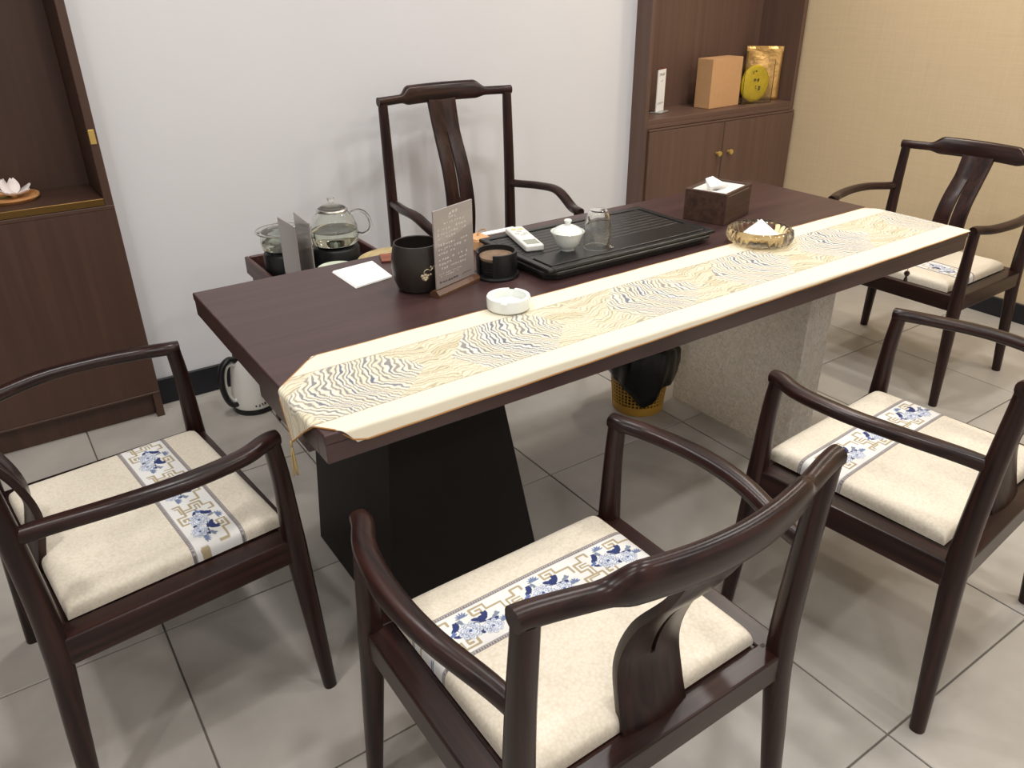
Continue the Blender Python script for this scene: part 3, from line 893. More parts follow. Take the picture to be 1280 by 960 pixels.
def paint_band(x, y):
    """flat print: fret-work in tan and blue peonies on white between striped edges. u along the band, v across"""
    v = (y - BV0); Wd = BV1 - BV0
    c = np.empty(x.shape + (3,)); c[:] = srgb(226, 225, 222)

    def put(mask, col, a=1.0):
        nonlocal c
        col = np.array(col); m = (mask.astype(float) * a)[..., None] if mask.dtype == bool else (mask * a)[..., None]
        c = c * (1 - m) + col * m
    P = 0.154
    u = x + HX - 0.012

    def seg(pu, pv, qu, qv, wd, col):
        du, dv = qu - pu, qv - pv; L2 = du * du + dv * dv
        t = np.clip(((u - pu) * du + (v - pv) * dv) / L2, 0, 1)
        d = np.hypot(u - pu - t * du, v - pv - t * dv); put(d < wd, col)

    def poly(pts, wd, col):
        for a, b_ in zip(pts[:-1], pts[1:]): seg(*a, *b_, wd, col)

    def ell(cu, cv, ru, rv, ang, col, col2=None, edge=None):
        ca, sa = math.cos(ang), math.sin(ang)
        a = (u - cu) * ca + (v - cv) * sa; b_ = -(u - cu) * sa + (v - cv) * ca
        d = (a / ru) ** 2 + (b_ / rv) ** 2
        m = d < 1
        if col2 is not None:
            f = np.clip(np.sqrt(d), 0, 1)[..., None]; cc = np.array(col) * (1 - f) + np.array(col2) * f
        else: cc = np.array(col)
        nonlocal c
        c = np.where(m[..., None], cc, c)
        if edge is not None:
            put((d < 1) & (d > 0.72), edge)
    TAN = srgb(172, 157, 126); NAVY = srgb(42, 54, 104); BLUE = srgb(96, 116, 165); LB = srgb(178, 190, 214); WH = srgb(238, 240, 244); GB = srgb(120, 132, 150)
    rnd = random.Random(2)
    for k in range(-1, 4):
        o = k * P; f = lambda a, b_: (o + a, b_)
        w_ = 0.0023
        # step fret between flowers
        poly([f(.000, .020), f(.000, .034), f(.022, .034), f(.022, .052), f(.006, .052), f(.006, .074), f(.024, .074), f(.024, .090), f(.044, .090), f(.044, .080)], w_, TAN)
        poly([f(.008, .022), f(.008, .028), f(.030, .028), f(.030, .060), f(.014, .060), f(.014, .067), f(.030, .067)], w_ * .8, TAN)
        # key spirals
        poly([f(.042, .016), f(.070, .016), f(.070, .034), f(.052, .034), f(.052, .025), f(.061, .025)], w_, TAN)
        poly([f(.022, .034), f(.042, .034), f(.042, .016)], w_, TAN)
        poly([f(.120, .092), f(.092, .092), f(.092, .076), f(.110, .076), f(.110, .084), f(.101, .084)], w_, TAN)
        poly([f(.120, .092), f(.120, .078), f(.150, .078), f(.150, .060)], w_, TAN)
        # stems
        poly([f(.048, .062), f(.064, .058), f(.082, .062), f(.100, .054), f(.116, .052)], 0.0012, NAVY)
        poly([f(.082, .062), f(.086, .044), f(.078, .036)], 0.0012, NAVY)
        # leaves
        for (a, b_, ru, rv, an, col) in ((.050, .066, .011, .0045, 0.5, NAVY), (.056, .072, .009, .0042, 1.2, NAVY), (.094, .064, .012, .005, -.5, NAVY), (.102, .060, .010, .005, .5, NAVY), (.110, .066, .011, .0045, 1.0, NAVY),
                                      (.084, .038, .009, .004, -1.0, NAVY), (.066, .074, .008, .0035, 1.7, GB), (.118, .048, .010, .004, -.6, NAVY), (.126, .056, .009, .0035, .2, GB), (.046, .048, .009, .0035, -.4, NAVY),
                                      (.122, .040, .007, .003, .8, BLUE), (.040, .056, .008, .003, .2, BLUE)):
            ell(o + a, b_, ru, rv, an, col)
            ell(o + a + ru * .5 * math.cos(an + .8), b_ + ru * .5 * math.sin(an + .8), ru * .5, rv * .8, an + .8, col)
        # small chrysanthemum sprigs
        for (a, b_, R) in ((.074, .083, .012), (.134, .036, .011)):
            for q in range(7):
                an = PI * (0.05 + 0.9 * q / 6)
                ell(o + a + R * .55 * math.cos(an), b_ + R * .55 * math.sin(an), R * .55, .0018, an, BLUE if q % 2 else GB)
        # peonies: layered petals
        for (a, b_, R) in ((.070, .049, .0175), (.108, .036, .015)):
            for ring, (rr_, n_) in enumerate(((0.78, 9), (0.52, 7), (0.26, 5))):
                for q in range(n_):
                    an = 2 * PI * (q + .5 * (ring % 2)) / n_ + .3
                    ell(o + a + R * rr_ * math.cos(an) * 1.15, b_ + R * rr_ * math.sin(an), R * .42, R * .33, an + .5, BLUE if (q + ring) % 3 else LB, WH, GB)
            ell(o + a, b_, R * .2, R * .16, 0, NAVY, BLUE)
    # striped edges
    for a in (0.0, Wd - 0.0085):
        m = (v >= a) & (v <= a + 0.0085); put(m, srgb(172, 166, 164))
        tick = (np.floor(u / 0.0026).astype(int) % 2 == 0) & (v > a + 0.0022) & (v < a + 0.0062); put(tick, srgb(110, 106, 112))
        put((np.abs(v - a - .0008) < .0009) | (np.abs(v - a - .0078) < .0009), srgb(140, 132, 128))
    return c


CUSM, nt, b = new_mat('cushion_brocade')
N, L = nt.nodes, nt.links
tc = N.new('ShaderNodeTexCoord'); vo = N.new('ShaderNodeTexVoronoi'); vo.inputs['Scale'].default_value = 170
L.new(tc.outputs['Object'], vo.inputs['Vector'])
r = N.new('ShaderNodeValToRGB'); r.color_ramp.elements[0].color = (*srgb(230, 222, 206), 1); r.color_ramp.elements[1].color = (*srgb(212, 201, 180), 1)
L.new(vo.outputs['Distance'], r.inputs['Fac']); L.new(r.outputs['Color'], b.inputs['Base Color'])
bp = N.new('ShaderNodeBump'); bp.inputs['Strength'].default_value = 0.2; bp.inputs['Distance'].default_value = 0.001
L.new(vo.outputs['Distance'], bp.inputs['Height']); L.new(bp.outputs['Normal'], b.inputs['Normal'])
b.inputs['Roughness'].default_value = 0.6; b.inputs['Sheen Weight'].default_value = 0.15
BANDM = vcol('cushion_print', rough=0.65, spec=0.3)


def strip(ys, xs_):
    A = np.repeat(xs_[:, None], len(ys), 1); B = np.repeat(ys[None, :], len(xs_), 0)
    Z = cz_top(A, B)
    ii = np.arange(A.size).reshape(A.shape)
    q = np.stack([ii[:-1, :-1], ii[1:, :-1], ii[1:, 1:], ii[:-1, 1:]], -1).reshape(-1, 4)
    return A, B, np.stack([A, B, Z], -1).reshape(-1, 3), q


cxs_s = edge_cluster(40, HX)
_, _, ca_, qa = strip(cys_a, cxs_s); _, _, cb_, qb = strip(cys_b, cxs_s)
base_ = np.array([[-HX, -HY, 0], [HX, -HY, 0], [HX, HY, 0], [-HX, HY, 0]], float)
nA = len(ca_); nB = len(cb_)
cover_co = np.concatenate([ca_, cb_, base_]); cover_q = np.concatenate([qa, qb + nA, np.array([[3, 2, 1, 0]]) + nA + nB])
CC = ['cream seat cushion with blue floral band on the armchair in front of the black pedestal',
      'cream seat cushion with blue floral band on the armchair beside the dark shelf unit',
      'cream seat cushion with blue floral band on the armchair facing the crackled pedestal',
      'cream seat cushion with blue floral band on the armchair by the beige wall']
A, B, cm_, qm = strip(cys_m, cxs)
cus = grid_mesh('seat_cushion', cover_co, cover_q, None, CUSM, None)
bandc = paint_band(A, B)
bd = grid_mesh('floral_band', cm_, qm, bandc, BANDM, cus)
bd['label'] = 'white band with blue peonies and tan fretwork'
CUR = [(0.0, -0.212, 0.01), (0.0, -0.214, 0.02), (0.0, -0.208, -0.03), (0.0, -0.212, 0.0)]
for k, (x, y, a) in enumerate(POSES):
    c = cus if k == 0 else copy_tree(cus)
    dx, dy, da = CUR[k]
    c.location = (x + math.cos(a) * dx - math.sin(a) * dy, y + math.sin(a) * dx + math.cos(a) * dy, SEAT_T + 0.0005)
    c.rotation_euler = (0, 0, a + da)
    tag(c, CC[k], 'cushion', 'cream cushions on the armchairs')

# ------------------------------------------------------------------ on the table
# notepaper
pa = [atz(u, v, H) for u, v in ((415, 341), (465, 328), (490, 347), (445, 361))]
cen = sum(pa, Vector()) / 4
ntp = thing('note_paper', 'small stack of white note paper beside the dark pot', 'paper', cen)
for k in range(3):
    q = [((p - cen).x * (1 - .01 * k) + .0015 * k, (p - cen).y + .001 * k) for p in pa]
    prism('sheet', q[::-1], 0.0004 + 0.0012 * k, 0.0014 + 0.0012 * k, PAPER, ntp)

# reddish wooden plate behind the pot
pc = atz(484, 324, H)
box_t = thing('wooden_coaster', 'thin rectangular reddish-brown wooden coaster lying behind the dark pot', 'coaster', (pc.x + 0.03, pc.y - 0.01, H), math.radians(-20))
box('coaster_block', (-0.05, -0.03, 0.0004), (0.05, 0.03, 0.007), wood('red_wood', srgb(110, 58, 40), srgb(146, 82, 58), 'x', rough=0.5), box_t, 0.002)

# dark round pot with lotus emblem
pc = Vector((0.468, 0.533, H))
pot = thing('waste_water_pot', 'round dark brown ceramic pot with metal lotus emblem', 'pot', pc)
POTM = plain('dark_ceramic', srgb(44, 38, 34), rough=0.42, var=0.08, scale=15)
PR = 0.063
lathe('pot_body', [(0, 0.0005), (0.043, 0.0005), (0.050, 0.004), (0.058, 0.025), (PR, 0.055), (0.0625, 0.078), (0.058, 0.104), (0.0545, 0.116), (0.0525, 0.117), (0.051, 0.115), (0.0545, 0.103), (0.058, 0.078), (0.0585, 0.055), (0.055, 0.026), (0.045, 0.008), (0, 0.007)], POTM, pot, 56)
SILV = plain('pewter_gold', srgb(216, 206, 176), rough=0.3, metal=0.9)
bm = bmesh.new()
dirc = math.atan2(CAM_P[1] - pc.y, CAM_P[0] - pc.x) + 0.28
def on_pot(du, z, rr=PR + 0.0008):
    a = dirc + du / PR; return (rr * math.cos(a), rr * math.sin(a), z)
def blob(du, z, r_, sq=1.0):
    n = 12; c0 = bm.verts.new(on_pot(du, z, PR + 0.0028))
    ring = [bm.verts.new(on_pot(du + r_ * math.cos(2 * PI * k / n), z + sq * r_ * math.sin(2 * PI * k / n), PR - 0.0012)) for k in range(n)]
    for k in range(n): bm.faces.new((c0, ring[k], ring[(k + 1) % n]))
for du, z, r_, sq in ((0, .052, .006, 1), (-.007, .050, .0055, .8), (.007, .050, .0055, .8), (-.004, .044, .0055, .9), (.004, .044, .0055, .9), (0, .040, .005, .7), (.014, .052, .0045, .8), (.020, .066, .0045, 1), (.016, .070, .0035, 1), (.024, .070, .003, 1)):
    blob(du, z, r_, sq)
mesh_obj('emblem', bm, SILV, pot, True)
bm = bmesh.new()
add_sweep(bm, catmull([on_pot(-.004, .056), on_pot(-.002, .063), on_pot(.006, .066), on_pot(.013, .062), on_pot(.020, .067)], 4), 0.0011, n=6, up=(0, 0, 1))
mesh_obj('emblem_stem', bm, SILV, pot, True)

# acrylic menu card in a wooden base
SL, SRt = atz(543, 371, H), atz(592, 349, H)
dv = SRt - SL; ang = math.atan2(dv.y, dv.x); wd_ = 0.125
cc = (SL + SRt) / 2
sg = thing('menu_stand', 'grey acrylic menu card in a wooden base beside the dark pot', 'sign', (cc.x + 0.002, cc.y - 0.003, H), ang)
bw = dv.length / 2 + 0.004
bm = bmesh.new()
prof = [(-0.016, 0.0005), (0.014, 0.0005), (0.014, 0.010), (0.006, 0.016), (-0.006, 0.016), (-0.016, 0.007)]
a_ = [bm.verts.new((-bw, y, z)) for y, z in prof]; b2 = [bm.verts.new((bw, y, z)) for y, z in prof]
bm.faces.new(a_); bm.faces.new(b2[::-1])
for i in range(6): bm.faces.new((a_[i], a_[(i + 1) % 6], b2[(i + 1) % 6], b2[i]))
mesh_obj('wooden_base', bm, wood('walnut_base', srgb(72, 46, 32), srgb(104, 72, 50), 'x', rough=0.4), sg)
CARDM = plain('grey_card', srgb(150, 142, 138), rough=0.12, coat=0.6)
CW_, CHT = bw - 0.008, 0.205
crd = box('card', (-CW_, -0.0022, 0.0165), (CW_, 0.0022, CHT), CARDM, sg, 0.0006)
rnd = random.Random(9); WINK = plain('white_ink', srgb(222, 216, 212), rough=0.6); DINK = plain('dark_ink', srgb(60, 50, 60), rough=0.6)
rows = [(.187, .30, 3, .008), (.178, .34, 4, .006), (.167, .62, 8, .0055), (.155, .86, 11, .0055), (.1445, .86, 11, .0055), (.134, .55, 7, .0055), (.119, .9, 12, .0055), (.108, .86, 11, .0055), (.0975, .5, 7, .0055), (.083, .9, 11, .0055), (.072, .86, 11, .0055), (.061, .9, 13, .006), (.049, .7, 14, .0035), (.0435, .6, 14, .003)]
for z, wfr, n_, hh in rows:
    W2 = 2 * CW_ * 0.86 * wfr
    x0 = -W2 / 2 if z > .16 else -CW_ * .86
    write_row(WINK, crd, x0, z, W2, hh, n_, rnd, -0.0027, fill=0.8)
write_row(DINK, crd, -CW_ * .86, 0.028, CW_ * 1.0, 0.0055, 7, rnd, -0.0027, fill=0.95); write_row(DINK, crd, CW_ * .35, 0.030, CW_ * .5, 0.003, 8, rnd, -0.0027, fill=1)

# kraft packet and white sheet at the far edge
kc = atz(600, 309, H)
kp = thing('kraft_packet', 'small brown kraft paper packet behind the coaster caddy', 'packet', (kc.x, kc.y + 0.01, H), math.radians(25))
bm = bmesh.new()
vv = [bm.verts.new(p) for p in ((-.045, -.03, .0006), (.045, -.03, .0006), (.045, .03, .0006), (-.045, .03, .0006), (-.04, -.022, .03), (.034, -.024, .022), (.04, .024, .03), (-.042, .022, .038))]
for f in ((3, 2, 1, 0), (4, 5, 6, 7), (0, 1, 5, 4), (1, 2, 6, 5), (2, 3, 7, 6), (3, 0, 4, 7)): bm.faces.new([vv[i] for i in f])
bmesh.ops.bevel(bm, geom=list(bm.edges), offset=0.004, segments=2, affect='EDGES')
mesh_obj('packet_body', bm, KRAFT, kp)
sweep('string_tie', catmull([(.0, 0, .034), (.02, .01, .036), (.04, .02, .033), (.05, .01, .036), (.04, 0, .035)], 5), 0.0016, PIPE, kp, n=6)
wc = (atz(592, 297, H) + atz(640, 286, H)) / 2
tag(box('white_booklet', (wc.x - .075, TD - 0.028, H + .0004), (wc.x + .078, TD - 0.004, H + .005), PAPER, None, 0.0008), 'thin white booklet lying along the far table edge behind tea tray', 'booklet')

# coaster caddy
cpos = Vector((0.674, 0.497, H))
cad = thing('coaster_caddy', 'black coaster caddy holding round coasters next to the tea tray', 'coaster holder', cpos, math.radians(-12))
lathe('caddy_base', [(0, .0005), (.056, .0005), (.058, .004), (.056, .009), (0, .009)], BLKP, cad, 44)
n = 44; vs = []; fs = []
a0, a1 = math.radians(-62), math.radians(242)
for i in range(n + 1):
    a = a0 + (a1 - a0) * i / n + math.radians(-60)
    for r_ in (0.0465, 0.052):
        for z in (0.008, 0.066): vs.append((r_ * math.cos(a), r_ * math.sin(a), z))
for i in range(n):
    q = i * 4; p_ = q + 4
    fs += [(q, p_, p_ + 1, q + 1), (q + 2, q + 3, p_ + 3, p_ + 2), (q + 1, p_ + 1, p_ + 3, q + 3), (q, q + 2, p_ + 2, p_)]
fs += [(0, 1, 3, 2), (n * 4, n * 4 + 2, n * 4 + 3, n * 4 + 1)]
raw_obj('caddy_wall', vs, fs, BLKP, cad, True, 40)
CORK = plain('coaster_disc', srgb(120, 98, 78), rough=0.6, var=0.2, scale=60)
for k in range(6):
    t = tag(lathe('coaster', [(0, 0), (.044, 0), (.0445, .003), (.044, .0065), (.038, .007), (.036, .0055), (0, .0055)], BLKP if k < 5 else CORK, None, 40),
            ['lowest black round coaster in the caddy stack', 'second black round coaster from the caddy base', 'third black round coaster from the caddy base', 'fourth black round coaster from the caddy base', 'black round coaster just under the brown-faced one', 'brown-faced round coaster on top of the caddy stack'][k], 'coaster', 'coasters in the caddy')
    t.location = (cpos.x, cpos.y, H + 0.0095 + k * 0.0075)

# white ashtray
wp = Vector((0.568, 0.288, H + 0.004))
wa = thing('white_ashtray', 'round white ceramic ashtray on the runner', 'ashtray', wp)
n = 60; vs = []; fs = []
prof = [(0, 0), (.046, 0), (.050, .004), (.051, .026), (.0495, .030), (.041, .030), (.0395, .028), (.037, .012), (.0, .010)]
bm = bmesh.new(); rings = add_lathe(bm, prof, n)
for ri in (4, 5, 6):
    for i, v in enumerate(rings[ri]):
        a = (i / n * 4) % 1
        if abs(a - .5) < 0.09: v.co.z -= 0.009
mesh_obj('ashtray_body', bm, WPOR, wa, True, 40)

# amber glass ashtray with a tissue
ap = Vector((1.425, 0.285, H + 0.004))
AMB = glass('amber_glass', srgb(253, 240, 212))
ag = thing('amber_ashtray', 'large scalloped amber glass ashtray on the runner', 'ashtray', ap)
bm = bmesh.new()
prof = [(0, 0), (.075, 0), (.086, .008), (.091, .022), (.088, .038), (.082, .042), (.074, .041), (.068, .028), (.06, .012), (0, .010)]
rings = add_lathe(bm, prof, 96)
for ri in (1, 2, 3, 4):
    for i, v in enumerate(rings[ri]):
        s = 1 + 0.028 * math.cos(24 * 2 * PI * i / 96) * (1 if ri > 1 else .5)
        v.co.x *= s; v.co.y *= s
mesh_obj('ashtray_body', bm, AMB, ag, True, 60)
TISM = plain('tissue_paper', srgb(247, 246, 244), rough=0.9)


def tissue(name, label, loc, pts, faces):
    t = thing(name, label, 'tissue', loc)
    bm = bmesh.new(); v = [bm.verts.new(p) for p in pts]
    for f in faces: bm.faces.new([v[i] for i in f])
    bmesh.ops.subdivide_edges(bm, edges=bm.edges, cuts=3, use_grid_fill=True)
    rnd = random.Random(3)
    for q in bm.verts: q.co += Vector((rnd.uniform(-1, 1), rnd.uniform(-1, 1), rnd.uniform(-.3, 1))) * 0.0009
    o = mesh_obj('sheet', bm, TISM, t, True, 30)
    md = o.modifiers.new('t', 'SOLIDIFY'); md.thickness = 0.0008
    return t


tissue('crumpled_tissue', 'folded white tissue lying in the amber ashtray', (ap.x, ap.y, ap.z + 0.0125),
       [(-.055, .035, .004), (-.02, -.048, .002), (.055, -.03, .006), (.035, .04, .010), (-.008, -.01, .020), (.024, .020, .044), (.04, -.012, .018)],
       [(0, 1, 4), (0, 4, 5), (0, 5, 3), (4, 1, 2), (4, 2, 6), (4, 6, 5), (5, 6, 3), (6, 2, 3)])

# tissue box
tb_ = thing('tissue_box', 'dark walnut tissue box with white lid opening', 'tissue box', (1.540, 0.552, H), math.radians(17))
DW = wood('tissue_box_wood', srgb(58, 40, 32), srgb(84, 60, 48), 'x', rough=0.45)
bx2, by2, bh = 0.090, 0.069, 0.096
for nm, lo, hi in (('front_panel', (-bx2, -by2, .0005), (bx2, -by2 + .009, bh)), ('back_panel', (-bx2, by2 - .009, .0005), (bx2, by2, bh)), ('side_panel', (-bx2, -by2 + .009, .0005), (-bx2 + .009, by2 - .009, bh)), ('side_panel', (bx2 - .009, -by2 + .009, .0005), (bx2, by2 - .009, bh))):
    box(nm, lo, hi, DW, tb_, 0.0012)
box('inlay_strip', (-bx2 + .01, -by2 - .0008, bh - .010), (bx2 * .75, -by2 + .0002, bh - .008), STEEL, tb_, 0)
for nm, lo, hi in (('lid', (-bx2 + .0095, -by2 + .0095, bh - .012), (bx2 - .0095, -.012, bh - .006)), ('lid', (-bx2 + .0095, .012, bh - .012), (bx2 - .0095, by2 - .0095, bh - .006)),
                   ('lid', (-bx2 + .0095, -.012, bh - .012), (-.045, .012, bh - .006)), ('lid', (.045, -.012, bh - .012), (bx2 - .0095, .012, bh - .006))):
    box(nm, lo, hi, WPLA, tb_, 0.0006)
tissue('pulled_tissue', 'white tissue pulled up out of the walnut tissue box', (1.533, 0.552, H + bh - 0.02),
       [(-.035, -.006, 0), (.03, -.006, 0), (.03, .006, 0), (-.035, .006, 0), (-.055, -.02, .028), (-.008, -.030, .030), (-.022, .004, .052), (.03, -.014, .022), (-.045, .012, .046)],
       [(0, 1, 5, 4), (1, 7, 5), (4, 5, 6, 8), (5, 7, 6), (1, 2, 7), (2, 3, 8, 6), (2, 6, 7), (3, 0, 4, 8)])

# tea tray
TRM = plain('black_tray', srgb(30, 29, 29), rough=0.32, var=0.06, scale=12)
tx0, tx1, ty0, ty1, th_ = 0.737, 1.335, 0.362, 0.692, 0.036
tt_ = thing('tea_tray', 'long black tea tray with sunken slatted panel on the table', 'tea tray', ((tx0 + tx1) / 2, (ty0 + ty1) / 2, H))
cxm, cym = (tx0 + tx1) / 2, (ty0 + ty1) / 2
hx, hy = (tx1 - tx0) / 2, (ty1 - ty0) / 2
ch = 0.03
poly = [(-hx + ch, -hy), (hx - ch, -hy), (hx, -hy + ch), (hx, hy - ch), (hx - ch, hy), (-hx + ch, hy), (-hx, hy - ch), (-hx, -hy + ch)]
sc_ = lambda k, d: [(x - math.copysign(d, x), y - math.copysign(d, y)) for x, y in k]
prism('tray_base', sc_(poly, .012), 0.0005, 0.016, TRM, tt_, 0.002)
prism('tray_rim_lower', poly, 0.016, 0.026, TRM, tt_, 0.002)
FRM = plain('grey_black_edge', srgb(70, 68, 66), rough=0.3, metal=0.2)
# rim frame with groove, then raised front ledge and slat field
iy0, iy1, ix0, ix1 = -hy + 0.105, hy - 0.028, -hx + 0.026, hx - 0.026
for nm, lo, hi in (('rim', (-hx + .004, hy - .024, .026), (hx - .004, hy - .004, th_)), ('rim', (-hx + .004, -hy + .004, .026), (-hx + .022, hy - .024, th_)), ('rim', (hx - .022, -hy + .004, .026), (hx - .004, hy - .024, th_)),
                   ('rim', (-hx + .022, -hy + .004, .026), (hx - .022, -hy + .022, th_))):
    box(nm, lo, hi, TRM, tt_, 0.002)
box('front_ledge', (-hx + .027, -hy + .027, .026), (hx - .027, iy0 - .004, th_ + .001), TRM, tt_, 0.0015)
nsl = 9
for k in range(nsl):
    ya = iy0 + (iy1 - iy0) * k / nsl
    box('slat', (ix0, ya + .0008, .026), (ix1, ya + (iy1 - iy0) / nsl - .0008, th_ - .003), TRM, tt_, 0.001)

TZ = H + th_ + 0.0005
# remote control
ra_, rb2 = atz(642, 289.5, TZ), atz(669, 313, TZ)
mid_ = (ra_ + rb2) / 2; dv = rb2 - ra_; an = math.atan2(dv.y, dv.x) + PI / 2
rem = thing('remote_control', 'white air-conditioner remote control lying on the tea tray', 'remote control', (mid_.x, mid_.y, TZ - 0.0035), an)
rl = dv.length / 2
box('remote_body', (-.026, -rl, .0005), (.026, rl, .018), WPLA, rem, 0.005, 3)
box('screen', (-.018, -rl + .012, .0178), (.018, -rl + .052, .0188), plain('lcd_grey', srgb(150, 155, 140), rough=0.2), rem, 0.0004)
BTY = plain('button_yellow', srgb(222, 200, 120), rough=0.5); BTG = plain('button_grey', srgb(196, 196, 190), rough=0.5)
for i, (bx_, by_, s) in enumerate(((-.010, rl - .03, 0), (.010, rl - .03, 0), (0, rl - .05, 1), (-.012, rl - .07, 1), (.012, rl - .07, 1), (0, rl - .085, 1))):
    box('button', (bx_ - .007, by_ - .005, .0178), (bx_ + .007, by_ + .005, .0195), BTY if s == 0 else BTG, rem, 0.001)

# gaiwan
gp = atz(712, 313, TZ)
gw = thing('lidded_tea_cup', 'small white porcelain lidded tea bowl on the tea tray', 'tea cup', (gp.x, gp.y + .01, TZ))
lathe('bowl', [(0, .0005), (.019, .0005), (.020, .005), (.022, .007), (.032, .018), (.038, .036), (.045, .050), (.0442, .0505), (.0365, .037), (.030, .019), (.02, .009), (0, .008)], WPOR, gw, 48)
ld_ = lathe('lid', [(.038, .0475), (.0395, .049), (.034, .057), (.02, .064), (.008, .0665), (0, .067), (0, .0645), (.018, .0615), (.032, .0545), (.036, .0475)], WPOR, gw, 48)
lathe('lid_knob', [(.007, .066), (.0065, .070), (.0095, .075), (.0105, .079), (.0085, .0805), (0, .079)], WPOR, ld_, 24)

# upturned glass
gp2 = atz(746, 308.5, TZ)
tg = thing('glass_pitcher', 'clear glass jug turned upside down beside the white tea bowl', 'glass', (gp2.x, gp2.y, TZ))
lathe('glass_body', [(.0355, .0005), (.0355, .004), (.036, .03), (.0345, .06), (.029, .088), (.024, .099), (.019, .1015), (0, .1015), (0, .097), (.018, .096), (.0225, .094), (.027, .086), (.0325, .059), (.034, .03), (.0338, .0005)], CLEAR, tg, 48, close=True)
bm = bmesh.new()
add_sweep(bm, [(0.0345, 0, .006), (0.040, 0, .003), (0.045, 0, .0032)], [.010, .006, .002], [.002, .002, .0015], n=10)
o = mesh_obj('pour_lip', bm, CLEAR, tg, True); o.rotation_euler = (0, 0, -0.9)

# ------------------------------------------------------------------ tea cart behind the table
RZ = 0.62
cb0, cb1 = atz(303, 318, RZ), atz(446, 298, RZ)
CX0, CX1, CY0, CY1 = 0.312, 0.715, 0.90, 1.485
cart = thing('tea_cart', 'dark reddish wood tea cart between the table and the white wall', 'cart', ((CX0 + CX1) / 2, (CY0 + CY1) / 2, 0))
CRT = wood('cart_wood', srgb(58, 34, 32), srgb(92, 58, 52), 'y', rough=0.4)
DPAN = plain('cart_tray_dark', srgb(34, 28, 28), rough=0.35)


def cp(nm, lo, hi, mat=CRT, bev=0.003):
    return part(cart, nm, lo, hi, mat, bev)


cp('tray_floor', (CX0 + .01, CY0 + .01, RZ - 0.055), (CX1 - .01, CY1 - .01, RZ - 0.04), DPAN)
cp('tray_rim', (CX0, CY0, RZ - .06), (CX0 + .014, CY1, RZ)); cp('tray_rim', (CX1 - .014, CY0, RZ - .06), (CX1, CY1, RZ))
cp('tray_rim', (CX0 + .014, CY0, RZ - .06), (CX1 - .014, CY0 + .014, RZ)); cp('tray_rim', (CX0 + .014, CY1 - .014, RZ - .06), (CX1 - .014, CY1, RZ))
for x in (CX0 + .012, CX1 - .042):
    for y in (CY0 + .012, CY1 - .042):
        cp('leg', (x, y, 0.001), (x + .03, y + .03, RZ - .058))
cp('lower_shelf', (CX0 + .02, CY0 + .02, 0.38), (CX1 - .02, CY1 - .02, 0.40))
cp('apron', (CX0 + .016, CY0 + .042, RZ - .10), (CX0 + .032, CY1 - .042, RZ - .058)); cp('apron', (CX1 - .032, CY0 + .042, RZ - .10), (CX1 - .016, CY1 - .042, RZ - .058))
FZ = RZ - 0.04

kp_ = Vector((0.550, 1.262, FZ)); pp_ = Vector((0.400, 1.325, FZ))
for c0, r_, h_, lb in ((kp_, .075, .095, 'black round warmer base under the glass kettle'), (pp_, .068, .088, 'black round warmer base under the glass pot')):
    wm = thing('warmer_base', lb, 'warmer', c0)
    lathe('warmer_body', [(0, .0005), (r_ * .95, .0005), (r_, .004), (r_, h_ - .01), (r_ * .94, h_ - .003), (0, h_ - .003)], BLKP, wm, 40)
    lathe('hot_plate', [(0, h_ - .003), (r_ * .8, h_ - .003), (r_ * .8, h_), (0, h_)], plain('hotplate', srgb(50, 50, 54), rough=0.2), wm, 40)
WATER = glass('water', (0.93, 0.95, 0.9), ior=1.33)
# glass kettle
kt = thing('glass_kettle', 'clear glass tea kettle with steel-rimmed lid on the tea cart', 'kettle', (kp_.x, kp_.y, FZ + .0955))
KG = glass('kettle_glass', (0.95, 0.97, 0.93))
lathe('kettle_body', [(0, 0), (.062, 0), (.072, .008), (.077, .03), (.074, .06), (.064, .088), (.050, .105), (.045, .110), (.043, .110), (.048, .104), (.062, .087), (.072, .06), (.0748, .03), (.0695, .009), (.06, .003), (0, .003)], KG, kt, 48, close=False)
lathe('water_fill', [(0, .0035), (.0595, .0035), (.069, .0095), (.0743, .03), (.0728, .05), (0, .05)], WATER, kt, 48)
l_ = lathe('lid', [(.049, .110), (.050, .114), (.047, .118), (.030, .121), (0, .122), (0, .110)], STEEL, kt, 40)
lathe('lid_dome', [(.044, .1185), (.035, .126), (.02, .131), (.012, .134), (0, .134)], KG, l_, 40)
lathe('lid_knob', [(.009, .132), (.007, .139), (.012, .146), (.012, .150), (0, .153)], KG, l_, 24)
hp = catmull([(.058, 0, .098), (.085, 0, .104), (.108, 0, .088), (.118, 0, .058), (.112, 0, .036), (.092, 0, .026), (.074, 0, .030)], 6)
o = sweep('handle', hp, .0055, KG, kt, n=10, up=(0, 1, 0)); o.rotation_euler = (0, 0, -0.30)
lathe('filter_bead', [(0, .004), (.005, .006), (.005, .012), (0, .014)], STEEL, kt, 12)
